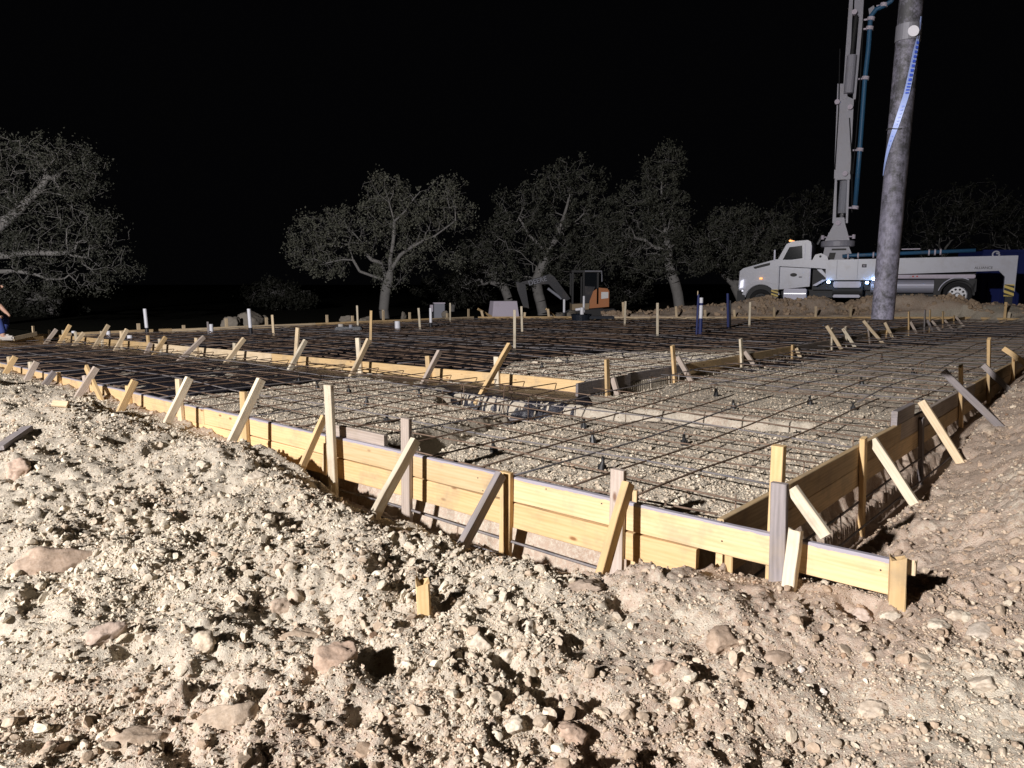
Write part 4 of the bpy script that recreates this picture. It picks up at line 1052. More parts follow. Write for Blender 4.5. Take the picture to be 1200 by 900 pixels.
# local: x from bumper to tail, y away from the camera
def arch(cx, cz, r_, a0, a1, n=12): return [(cx+r_*math.cos(math.radians(a0+(a1-a0)*i/n)), cz+r_*math.sin(math.radians(a0+(a1-a0)*i/n))) for i in range(n+1)]
W_ = 2.4
hood = [(0, .55), (-.08, 1.1), (-.05, 1.8), (.1, 1.93), (1.35, 2.28), (1.6, 2.3), (1.6, .9), (1.52, .72)]+arch(.94, .5, .68, 20, 160)+[(.22, .55)]
mb = MB(); mb.prism(hood, .06, W_-.1); hd = mb.build('hood', M['white'], tr)
mb = MB(); mb.prism([(.55, 1.99), (.95, 2.1), (1.28, 2.18), (1.28, 2.06), (.62, 1.9)], .045, .058); mb.build('vent', M['dark'], hd)
fa = arch(.94, .5, .86, 15, 165)+arch(.94, .5, .7, 165, 15)
mb = MB(); mb.prism(fa, -.04, .3); mb.build('fender', M['white'], tr)
mb = MB(); mb.prism(arch(.94, .5, .66, 0, 360, 24)[:-1], .07, .4); mb.build('wheel_well', M['dark'], tr)
mb = MB(); mb.prism([(-.12, .38), (-.12, .9), (.2, .95), (.25, .4)], -.02, W_); mb.build('bumper', M['dark'], tr)
mb = MB(); mb.prism([(-.02, 1.0), (.02, 1.35), (.16, 1.42), (.14, 1.05)], -.03, .03); mb.build('headlight', M['head'], tr)
mb = MB(); mb.box(.08, .16, -.035, .0, .86, .93, .01); mb.build('fog_lamp', M['head'], tr)
mb = MB(); mb.box(.86, 1.0, -.06, -.042, 1.42, 1.5, .01); mb.build('side_marker', M['amber'], tr)
cab = [(1.6, .95), (1.6, 2.3), (1.95, 3.0), (2.2, 3.12), (2.85, 3.16), (2.98, 3.08), (3.02, 2.9), (3.02, 1.1)]
mb = MB(); mb.prism(cab, .12, W_-.12); cb = mb.build('cab', M['white'], tr)
mb = MB(); mb.prism([(1.82, 2.3), (2.08, 2.86), (2.62, 2.92), (2.66, 2.36), (1.9, 2.26)], .1, .118); dw = mb.build('door_window', M['glass'], cb)
mb = MB(); mb.prism([(1.8, 1.15), (1.8, 1.9), (2.7, 1.9), (2.7, 1.15)], .1, .118); dr = mb.build('door', M['white'], cb)
mb = MB(); mb.tube([(2.32, .09, 1.62), (2.32, .098, 1.62)], .15, 16); o = mb.build('emblem', M['dark'], dr); 
for v in o.data.vertices: v.co.z = 1.62+(v.co.z-1.62)*.55
mb = MB(); mb.box(2.55, 2.68, .085, .1, 1.5, 1.54, .004); mb.build('handle', M['dark'], dr)
mb = MB(); mb.prism([(1.64, 2.33), (1.97, 2.98), (1.985, 2.97), (1.655, 2.32)], .25, W_-.25)
for f_ in range(1): mb.build('windshield', M['glass'], cb)
mb = MB(); mb.box(2.98, 3.03, .105, .115, 1.2, 2.9); mb.box(2.74, 2.77, .105, .115, 2.3, 3.0); mb.build('door_seam', M['alu'], cb)
for k in range(5):
    mb = MB(); mb.box(2.02+.02*k, 2.14+.02*k, .3+k*.42, .42+k*.42, 3.12, 3.2, .02); mb.build('roof_marker', M['amber'], cb)
mb = MB(); mb.box(1.46, 1.53, -.16, -.06, 2.25, 2.75, .02); mb.tube([(1.5, -.1, 2.3), (1.6, .1, 2.3)], .02, 6); mb.build('mirror', M['alu'], tr)
# front outrigger leg + arm
mb = MB(); mb.box(1.42, 1.72, -.12, .1, .6, 2.32, .03); fl = mb.build('outrigger_leg', M['white'], tr)
def hazard(x0, x1, y_, z0, z1, par):
    mb = MB(); mb.box(x0, x1, y_-.01, y_, z0, z1); pl = mb.build('hazard_plate', M['yellow'], par)
    h = z1-z0; w2 = x1-x0; mb = MB()
    for k in range(3):
        zb = z0+h*(k-.35)*.42+h*.1
        poly = [(x0, zb+h*.16), (x1, zb-h*.12), (x1, zb+h*.08), (x0, zb+h*.36)]
        poly = [(a_, min(max(b_, z0), z1)) for a_, b_ in poly]
        if poly[3][1]-poly[0][1] > .01: mb.prism(poly, y_-.016, y_-.0115)
    mb.build('stripe', M['dark'], pl)
hazard(1.42, 1.72, -.13, .62, .96, fl)
mb = MB(); mb.prism([(1.6, 2.02), (1.6, 2.3), (3.75, 2.26), (3.75, 1.86), (3.4, 1.9)], -.14, .095); mb.build('outrigger_arm', M['white'], tr)
mb = MB(); mb.prism([(3.1, 2.27), (3.2, 2.5), (3.45, 2.56), (3.7, 2.42), (3.75, 2.27)], -.05, .1); br = mb.build('bracket', M['white'], tr)
mb = MB(); mb.tube([(3.42, -.065, 2.42), (3.42, -.055, 2.42)], .05, 12); mb.build('hole', M['dark'], br)
mb = MB(); mb.prism([(3.3, 1.85), (3.5, 1.86), (3.72, 1.6), (3.72, 1.45)], -.02, .08); mb.build('strut', M['white'], tr)
# main side box
mb = MB(); mb.prism([(3.7, 1.38), (3.66, 2.26), (10.7, 2.34), (10.7, 1.76), (6.3, 1.62), (6.3, 1.38)], -.15, .35); bx = mb.build('side_beam', M['white'], tr)
mb = MB(); mb.box(6.26, 6.34, -.155, -.1502, 1.4, 2.28); mb.box(4.12, 4.135, -.156, -.1502, 1.42, 2.24); mb.box(4.95, 4.965, -.156, -.1502, 1.42, 2.24); mb.build('panel_seam', M['tarpdark'], bx)
mb = MB(); mb.box(5.12, 5.3, -.162, -.1502, 1.92, 2.06); pl = mb.build('badge', M['dark'], bx)
mb = MB(); mb.box(5.16, 5.26, -.166, -.163, 1.96, 1.98); mb.box(5.16, 5.26, -.166, -.163, 2.0, 2.02); mb.build('badge_mark', M['tarp'], pl)
tm = text_mesh('ALLIANCE', .14, 'lettering'); o = link('lettering', tm, M['exdark'], bx); o.location = (9.6, -.152, 1.86); o.rotation_euler = (math.pi/2, 0, 0)
mb = MB(); mb.prism([(10.1, 1.78), (10.35, 1.5), (10.35, .9), (10.72, .9), (10.74, 2.335), (10.1, 2.33)], -.16, .1); rl = mb.build('rear_outrigger_leg', M['white'], tr)
hazard(10.36, 10.7, -.17, .72, 1.2, rl)
mb = MB(); mb.box(10.42, 10.68, -.1, .15, .3, .9, .02); mb.build('jack', M['dark'], rl)
mb = MB(); mb.tube([(10.0, -.02, 2.45)]+[(10.0+.12*math.cos(a_), -.02, 2.4+.12*math.sin(a_)) for a_ in np.linspace(0, 6.28, 14)], .03, 6); mb.build('lifting_eye', M['white'], rl)
# deck and inside mass
mb = MB(); mb.box(3.1, 9.4, .4, W_-.1, .95, 2.1); mb.box(.3, 9.4, .7, 1.7, .6, .95); mb.build('chassis', M['dark'], tr)
# tube, tank
mb = MB(); mb.box(6.35, 9.35, -.1, .2, 1.44, 1.6, .03); tb = mb.build('chute_rail', M['tarp'], tr)
mb = MB(); mb.tube([(6.2, .0, 1.42), (6.35, 0, 1.5)], .12, 12); mb.build('end_cap', M['alu'], tr)
for k in (7.1, 7.25):
    mb = MB(); mb.tube([(k, -.108, 1.53), (k, -.102, 1.53)], .035, 10); mb.build('button', M['red'], tb)
mb = MB(); mb.tube([(5.5, .45, 1.12), (8.1, .45, 1.12)], .3, 20); mb.build('tank', M['alu'], tr)
mb = MB(); mb.tube([(4.0, .1, .9), (5.2, .1, .9)], .28, 16); mb.build('air_tank', M['dark'], tr)
mb = MB(); mb.box(4.02, 5.12, -.12, .4, .62, 1.32, .03); bxn = mb.build('tool_box', M['alu'], tr)
mb = MB(); mb.box(4.07, 5.07, -.128, -.121, .67, 1.27, .004); mb.build('tool_box_door', M['alu'], bxn)
mb = MB(); mb.box(1.95, 2.92, -.1, .35, .4, 1.0, .03); st = mb.build('step_box', M['alu'], tr)
mb = MB(); mb.box(1.97, 2.9, -.13, -.1, .76, .8); mb.build('step', M['chrome'], st)
mb = MB(); mb.prism([(3.15, 1.15), (3.55, 1.4), (3.72, 1.4), (3.3, 1.12)], -.05, .05); mb.build('strut', M['alu'], tr)
# wheels
def wheel(x, z, R_, y0, rr, name='wheel'):
    mb = MB(); n = 28; prof = [(y0+.32, rr*1.02), (y0+.32, R_*.94), (y0+.28, R_), (y0+.05, R_), (y0, R_*.94), (y0+.01, rr*1.02)]
    for i in range(n):
        for (yy, q_) in prof:
            a_ = 2*math.pi*i/n; mb.v.append((x+q_*math.cos(a_), yy, z+q_*math.sin(a_)))
    for i in range(n):
        for k in range(6):
            j = (i+1) % n; k2 = (k+1) % 6; mb.f.append((i*6+k, j*6+k, j*6+k2, i*6+k2)); mb.mi.append(0)
    ty = mb.build(name, M['tyre'], tr, True)
    mb = MB(); mb.tube([(x, y0+.08, z), (x, y0+.1, z)], rr*1.0, 28)
    mb.tube([(x, y0+.02, z), (x, y0+.09, z)], [rr*1.02, rr*.9], 28, False)
    rim = mb.build('rim', M['chrome'], ty)
    mb = MB()
    for k in range(10):
        a_ = 2*math.pi*k/10; mb.tube([(x+rr*.68*math.cos(a_), y0+.07, z+rr*.68*math.sin(a_)), (x+rr*.68*math.cos(a_), y0+.076, z+rr*.68*math.sin(a_))], rr*.13, 10)
    mb.build('hand_hole', M['dark'], rim)
    mb = MB(); mb.tube([(x, y0+.0, z), (x, y0+.08, z)], [rr*.2, rr*.32], 14); mb.build('hub', M['chrome'], rim)
wheel(.94, .46, .51, 0, .31); wheel(8.77, .75, .54, -.02, .36); wheel(.94, .46, .51, W_-.4, .31); wheel(8.77, .75, .54, W_-.4, .36); 
mb = MB(); mb.prism(arch(8.77, .75, .74, 60, 165)+arch(8.77, .75, .71, 165, 60), -.1, .4); mb.build('rear_fender', M['alu'], tr)
mb = MB(); mb.prism([(9.1, .75)]+arch(8.77, .75, .62, 0, 180, 16)+[(7.9, .75), (7.9, 1.42), (9.42, 1.42), (9.42, .9)], .05, .4); mb.build('mudguard', M['dark'], tr)
# LEDs
for (x_, z_) in ((3.82, 1.3), (5.36, 1.27), (5.62, 1.42)):
    mb = MB(); mb.box(x_-.06, x_+.06, -.2, -.152, z_-.05, z_+.05, .012); o = mb.build('led_lamp', M['led'], tr)
    dl_ = bpy.data.lights.new('led_light', 'POINT'); dl_.energy = 1.4; dl_.color = (.35, .6, 1); dl_.shadow_soft_size = .05
    lo_ = bpy.data.objects.new('led_light', dl_); C.objects.link(lo_); lo_.parent = tr; lo_.location = (x_, -.3, z_)
# deck pipes
mb = MB(); mb.tube([(4.3, .2, 2.42), (4.6, .2, 2.45), (9.3, .2, 2.58)], .08, 12); bp = mb.build('delivery_pipe', M['bluepipe'], tr, True)
for k in (4.5, 4.9, 5.5, 7.6, 7.82, 8.02):
    mb = MB(); mb.tube([(k, .2, 2.42+(k-4.3)*.032), (k+.06, .2, 2.42+(k-4.3)*.032)], .13, 12); mb.build('clamp', M['tarp'], bp)
mb = MB(); mb.box(6.6, 7.3, .15, .3, 2.66, 2.7); mb.build('deck_bar', M['tarp'], tr)
# pedestal + turret (middle of the truck)
cy = 1.2; cx = 4.02
mb = MB(); mb.prism([(cx-.62, 2.0), (cx-.5, 2.85), (cx+.5, 2.85), (cx+.85, 2.0)], cy-.6, cy+.6); pe = mb.build('pedestal', M['boomwhite'], tr)
mb = MB(); mb.prism([(cx-.35, 2.3), (cx-.28, 2.6), (cx-.02, 2.6), (cx-.08, 2.3)], cy-.62, cy-.602); mb.box(cx-.2, cx+.4, cy-.62, cy-.602, 2.7, 2.78); mb.build('opening', M['dark'], pe)
mb = MB(); mb.tube([(cx, cy, 2.86), (cx, cy, 2.9), (cx, cy, 3.1), (cx, cy, 3.14)], [.68, .72, .72, .68], 32); tu = mb.build('slew_ring', M['boomwhite'], tr)
mb = MB(); mb.prism([(cx-.52, 3.145), (cx-.2, 3.85), (cx-.16, 4.15), (cx+.22, 4.15), (cx+.28, 3.85), (cx+.5, 3.145)], cy-.42, cy-.34)
mb.prism([(cx-.52, 3.145), (cx-.2, 3.85), (cx-.16, 4.15), (cx+.22, 4.15), (cx+.28, 3.85), (cx+.5, 3.145)], cy+.34, cy+.42); mb.box(cx-.4, cx+.4, cy-.33, cy+.33, 3.145, 3.5); mb.build('turret', M['boomwhite'], tr)
for s_ in (-.62, .66):
    mb = MB(); mb.tube([(cx+s_*.6, cy-.4, 3.3), (cx+s_*.85, cy-.45, 3.3), (cx+s_, cy-.45, 3.28)], .03, 8); mb.tube([(cx+s_, cy-.46, 3.2), (cx+s_, cy-.46, 3.38)], .07, 10); mb.build('lamp_arm', M['tarp'], tu)
# boom: points read on the boom plane
bq = TA+tt*cx+np.array([-tt[1], tt[0], 0])*cy*-1*(-1); nrmT = np.array([tt[1], -tt[0], 0])
bq = TA+tt*cx-nrmT*cy
Mi = wm(tr).inverted()
def TL_(u, v, dy=0.):
    X_ = PV(u, v, bq+nrmT*(-dy), nrmT); q_ = Mi @ Vector(tuple(X_)); return (q_.x, q_.z)
def sect(pts, y0, y1, m, name, par=tr):
    mb = MB(); mb.prism([TL_(u, v) for u, v in pts], cy+y0, cy+y1); return mb.build(name, M[m], par)
bo = sect([(978, 210), (982, 100), (990, 100), (994, 115), (1001, 118), (997, 200), (995, 212)], -.3, .3, 'boomwhite', 'boom_section')
sect([(976, 262), (979, 210), (981.5, 210), (980, 262)], -.3, .3, 'boomwhite', 'boom_section')
sect([(991.5, 262), (993.5, 210), (996, 210), (994, 262)], -.3, .3, 'boomwhite', 'boom_section')
sect([(991, 70), (996, 0), (1000, -60), (1003, -60), (997, 70), (993, 118), (988, 118)], -.35, -.25, 'boomwhite', 'boom_section')
sect([(1001, 95), (1007, 24), (1012, -60), (1016, -60), (1011, 30), (1003, 118), (1000, 118)], -.3, .3, 'boomwhite', 'boom_section')
sect([(1001, 20), (1004, -60), (1012, -60), (1010, 22)], -.2, .2, 'boomwhite', 'boom_section')
sect([(979, 212), (979, 207), (997, 205), (997, 211)], -.34, .34, 'boomwhite', 'cross_beam')
def cyl2(p0, p1, r_, m, name, dy=0., par=tr):
    a_ = TL_(*p0); b_ = TL_(*p1); mb = MB(); mb.tube([(a_[0], cy+dy, a_[1]), (b_[0], cy+dy, b_[1])], r_, 14); return mb.build(name, M[m], par, False)
cyl2((987, 250), (990, 212), .2, 'tarpdark', 'lift_cylinder', 0)
cyl2((984, 268), (987, 250), .09, 'chrome', 'cylinder_rod', 0)
cyl2((995, 112), (999, 68), .2, 'boomwhite', 'fold_cylinder', -.42)
cyl2((999, 68), (1004, 22), .09, 'dark', 'cylinder_rod', -.42)
for (u, v) in ((1002, 18), (982, 122), (997, 128), (991, 205), (983, 262)):
    a_ = TL_(u, v); mb = MB(); mb.tube([(a_[0], cy-.5, a_[1]), (a_[0], cy-.3, a_[1])], .11, 12); mb.build('pivot_pin', M['tarp'], tr)
pp = [TL_(u, v) for u, v in ((1002.5, 244), (1008, 177), (1014, 95), (1018, 60), (1020, 30), (1021, 22), (1027, 14), (1036, 10), (1044, 5), (1049, -3), (1052, -60))]
mb = MB(); mb.tube([(a_, cy-.35, b_) for a_, b_ in pp], .085*1.15, 12); bpp = mb.build('boom_pipe', M['bluepipe'], tr, True)
for (u, v) in ((1002.5, 244), (1008, 177), (1014.5, 94), (1019.5, 36), (1021, 25), (1036, 9), (1049, -1)):
    a_ = TL_(u, v); mb = MB(); mb.tube([(a_[0]-.01, cy-.35, a_[1]-.07), (a_[0]+.01, cy-.35, a_[1]+.07)], .15, 12); mb.tube([(a_[0]-.28, cy-.35, a_[1]), (a_[0], cy-.35, a_[1])], .04, 8); mb.build('clamp', M['tarp'], bpp)
mb = MB(); a_ = TL_(1012, 10); b_ = TL_(1020, 14); mb.prism([TL_(1018, 12), TL_(1024, 8), TL_(1027, 16), TL_(1019, 20)], cy-.2, cy-.1); mb.build('bracket', M['boomwhite'], tr)
for (u0, v0, u1, v1) in ((1012, 30, 1000, 205), (985, 60, 979, 200), (996, 140, 999, 250)):
    a_ = TL_(u0, v0); b_ = TL_(u1, v1); mb = MB(); mb.tube([(a_[0], cy-.38, a_[1]), ((a_[0]+b_[0])/2+.05, cy-.4, (a_[1]+b_[1])/2), (b_[0], cy-.38, b_[1])], .022, 6); mb.build('hydraulic_line', M['dark'], tr)
mb = MB(); mb.tube([(3.18, .9, 3.0), (3.3, .9, 3.25), (3.36, .9, 3.4)], .045, 8); mb.build('exhaust_tip', M['chrome'], tr)

# ---- placing hose hanging over the slab
HD = 6.3
b0 = PY(1034, 374, HD); t0 = PY(1068, 0, HD); dv = (t0-b0)/np.linalg.norm(t0-b0)
hs = empty('concrete_hose', tuple(b0), label='thick worn rubber concrete hose hanging down in front of the truck', cat='hose')
Lh = np.linalg.norm(t0-b0)+7; R_ = .088
hp = [dv*(Lh*i/24) for i in range(25)]
mb = MB(); mb.tube(hp, R_, 28, False)
ir = [p_ for p_ in hp[:3]]; mb.tube([hp[0]-dv*.0, hp[2]], R_*.72, 28, False)
k = len(mb.v); n = 28
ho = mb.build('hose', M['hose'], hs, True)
mb = MB()
V = []; 
for ring, rr_ in ((0, R_), (1, R_*.72)):
    for k in range(28):
        a_ = 2*math.pi*k/28; V.append((rr_*math.cos(a_), rr_*math.sin(a_), .0))
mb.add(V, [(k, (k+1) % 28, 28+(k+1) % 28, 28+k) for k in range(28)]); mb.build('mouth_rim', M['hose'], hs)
def hpt(v):
    s_ = (374-v)/374*np.linalg.norm(t0-b0); return dv*s_
c0 = hpt(47); c1 = hpt(28.5)
mb = MB(); mb.tube([c0, c1], R_+.006, 28); cf = mb.build('steel_cuff', mat('bright_cuff', (.08, .08, .095), .6, .2), hs)
pc = hpt(39)+(R_+.007)*np.array([math.sin(-.1), -math.cos(-.1), 0]); mb = MB(); mb.tube([pc, pc+.006*np.array([math.sin(-.1), -math.cos(-.1), 0])], .042, 24); mb.build('round_tag', mat('tag_disc', (.4, .4, .44), .6), cf)
# blue and white lifting strap spiralling down the hose
def strap_pt(v, ang): c_ = hpt(v); return c_+np.array([(R_+.008)*math.sin(ang), -(R_+.008)*math.cos(ang), 0])
N_ = 60; vs = np.linspace(22, 200, N_)
ang = np.interp(vs, [20, 48, 80, 110, 145, 175, 200], [1.1, .9, .6, .3, -.3, -.95, -1.45])-.48
def ribbon(w0, lift, i0, i1, m, name, par):
    V = []; mb = MB()
    for i in range(i0, i1+1):
        c_ = hpt(vs[i]); hw = w0*np.interp(vs[i], [20, 45, 60, 150, 200], [.3, .55, 1, 1, .6])
        for sgn in (-1, 1):
            aa = ang[i]+sgn*hw/R_; V.append(c_+np.array([(R_+lift)*math.sin(aa), -(R_+lift)*math.cos(aa), 0]))
    mb.add(V, [(2*i, 2*i+1, 2*i+3, 2*i+2) for i in range(i1-i0)]); 
    o = mb.build(name, m, par); sd = o.modifiers.new('s', 'SOLIDIFY'); sd.thickness = .002; return o
stw = mat('strap_white_blue', (.2, .26, .48), .5); stb = mat('strap_navy', (.03, .07, .4), .5)
sr = ribbon(.021, .006, 0, N_-1, stw, 'strap', hs)
# navy blocks printed on the strap
vv = 50
while vv < 110:
    i0 = int((vv-22)/178*(N_-1)); c_ = []
    hgt = 3.0 if vv < 95 else 1.6
    V = []
    for v_ in (vv, vv+hgt):
        aa0 = float(np.interp(v_, vs, ang))
        for sgn in (-1, 1):
            aa = aa0+sgn*.0115/R_; c2 = hpt(v_); V.append(c2+np.array([(R_+.0105)*math.sin(aa), -(R_+.0105)*math.cos(aa), 0]))
    mb = MB(); mb.add(V, [(0, 1, 3, 2)]); o = mb.build('printed_block', stb, sr); vv += 5.2 if vv < 95 else 3.4
# small lettering marks lower on the strap
for v_, s_ in ((122, .9), (126, .9), (130, .7), (134, .9), (138, .9), (142, .7), (155, .6), (160, .6), (165, .5)):
    aa0 = float(np.interp(v_, vs, ang)); V = []
    for q_, sg in ((v_, -1), (v_, 1), (v_+1.6, -1), (v_+1.6, 1)):
        aa = aa0+sg*.009*s_/R_; c2 = hpt(q_); V.append(c2+np.array([(R_+.0105)*math.sin(aa), -(R_+.0105)*math.cos(aa), 0]))
    mb = MB(); mb.add(V, [(0, 1, 3, 2)]); mb.build('lettering', mat('strap_print', (.15, .22, .55), .5), sr)
mb = MB(); pts = [strap_pt(147, a_)+dv*.008*math.sin(a_*3) for a_ in np.linspace(-2, -.3, 9)]; mb.tube(pts, .004, 6); mb.build('wire_tie', M['dark'], hs)

# ------------------------------------------------------------------ worker crouching at the left edge
def skin_body(name, verts, edges, radii, m, parent, sub=2):
    me = bpy.data.meshes.new(name); me.from_pydata(verts, edges, []); o = link(name, me, m, parent)
    sk = o.modifiers.new('skin', 'SKIN')
    for v_, r_ in zip(me.skin_vertices[0].data, radii): v_.radius = (r_, r_)
    me.skin_vertices[0].data[0].use_root = True
    ss_ = o.modifiers.new('sub', 'SUBSURF'); ss_.levels = sub; ss_.render_levels = sub
    sk.use_smooth_shade = True
    return o
pr = empty('person', tuple(P(2, 398, 0)), label='worker in dark shirt and blue jeans crouching on the left end board, hand on knee', cat='person')
# x right, z up, origin under the foot
V = [(-.52, .08, .42), (-.45, .07, .62), (-.3, .05, .86), (-.18, .04, .98), (-.1, .03, 1.06), (-.02, .02, 1.12), (.0, .02, 1.2),
     (-.28, -.13, .92), (-.2, -.2, .7), (.02, -.16, .62), (.1, -.14, .54), (-.25, .2, .92), (-.1, .26, .68), (.06, .2, .55), (.1, .18, .5),
     (-.45, -.05, .42), (-.1, -.14, .52), (.06, -.14, .5), (.1, -.14, .3), (.14, -.14, .1), (.14, -.14, .06), (.26, -.14, .04),
     (-.45, .2, .42), (-.05, .3, .46), (-.15, .3, .2), (-.2, .3, .08), (-.08, .3, .04)]
Eg = [(0, 1), (1, 2), (2, 3), (3, 4), (4, 5), (5, 6), (3, 7), (7, 8), (8, 9), (9, 10), (3, 11), (11, 12), (12, 13), (13, 14), (0, 15), (15, 16), (16, 17), (17, 18), (18, 19), (19, 20), (20, 21), (0, 22), (22, 23), (23, 24), (24, 25), (25, 26)]
Rd = [.14, .13, .15, .12, .06, .09, .09, .075, .05, .035, .03, .075, .05, .035, .03, .12, .085, .08, .07, .055, .045, .035, .12, .085, .065, .05, .035]
body = skin_body('body', V, Eg, Rd, M['skin'], pr)
jv = [(-.52, .08, .42), (-.46, .07, .56), (-.45, -.05, .42), (-.1, -.14, .525), (.04, -.14, .51), (.09, -.14, .32), (.13, -.14, .12), (-.45, .2, .42), (-.05, .3, .47), (-.14, .3, .22), (-.19, .3, .12)]
skin_body('jeans', jv, [(0, 1), (0, 2), (2, 3), (3, 4), (4, 5), (5, 6), (0, 7), (7, 8), (8, 9), (9, 10)], [.16, .15, .135, .1, .095, .088, .085, .135, .1, .085, .08], M['jeans'], pr)
sv = [(-.5, .08, .55), (-.42, .07, .68), (-.3, .05, .88), (-.18, .04, 1.0), (-.28, -.14, .93), (-.22, -.2, .74), (-.25, .2, .93), (-.14, .25, .74)]
skin_body('shirt', sv, [(0, 1), (1, 2), (2, 3), (3, 4), (4, 5), (3, 6), (6, 7)], [.17, .165, .18, .13, .1, .075, .1, .075], M['shirt'], pr)
mb = MB(); mb.box(.08, .38, -.19, -.09, 0, .1, .03); mb.build('boot', M['shoe'], pr)
mb = MB(); mb.box(-.26, .0, .25, .35, 0, .1, .03); mb.build('boot', M['shoe'], pr)
def ellips(name, c_, r_, m, par):
    bm = bmesh.new(); bmesh.ops.create_uvsphere(bm, u_segments=20, v_segments=14, radius=1)
    for v_ in bm.verts: v_.co = Vector((c_[0]+v_.co.x*r_[0], c_[1]+v_.co.y*r_[1], c_[2]+v_.co.z*r_[2]))
    me = bpy.data.meshes.new(name); bm.to_mesh(me); bm.free(); return link(name, me, m, par, smooth=True)
ellips('cap', (-.02, .02, 1.25), (.115, .1, .085), M['shirt'], pr)
mb = MB(); mb.tube([(.08, .02, 1.19), (.115, .02, 1.165), (.1, .02, 1.14)], [.015, .022, .01], 8); mb.build('nose', M['skin'], pr, True)
for k in range(4):
    mb = MB(); mb.tube([(.09, -.17+k*.02, .53), (.14, -.17+k*.02, .52), (.15, -.17+k*.02, .48)], [.011, .01, .008], 7); mb.build('finger', M['skin'], pr, True)

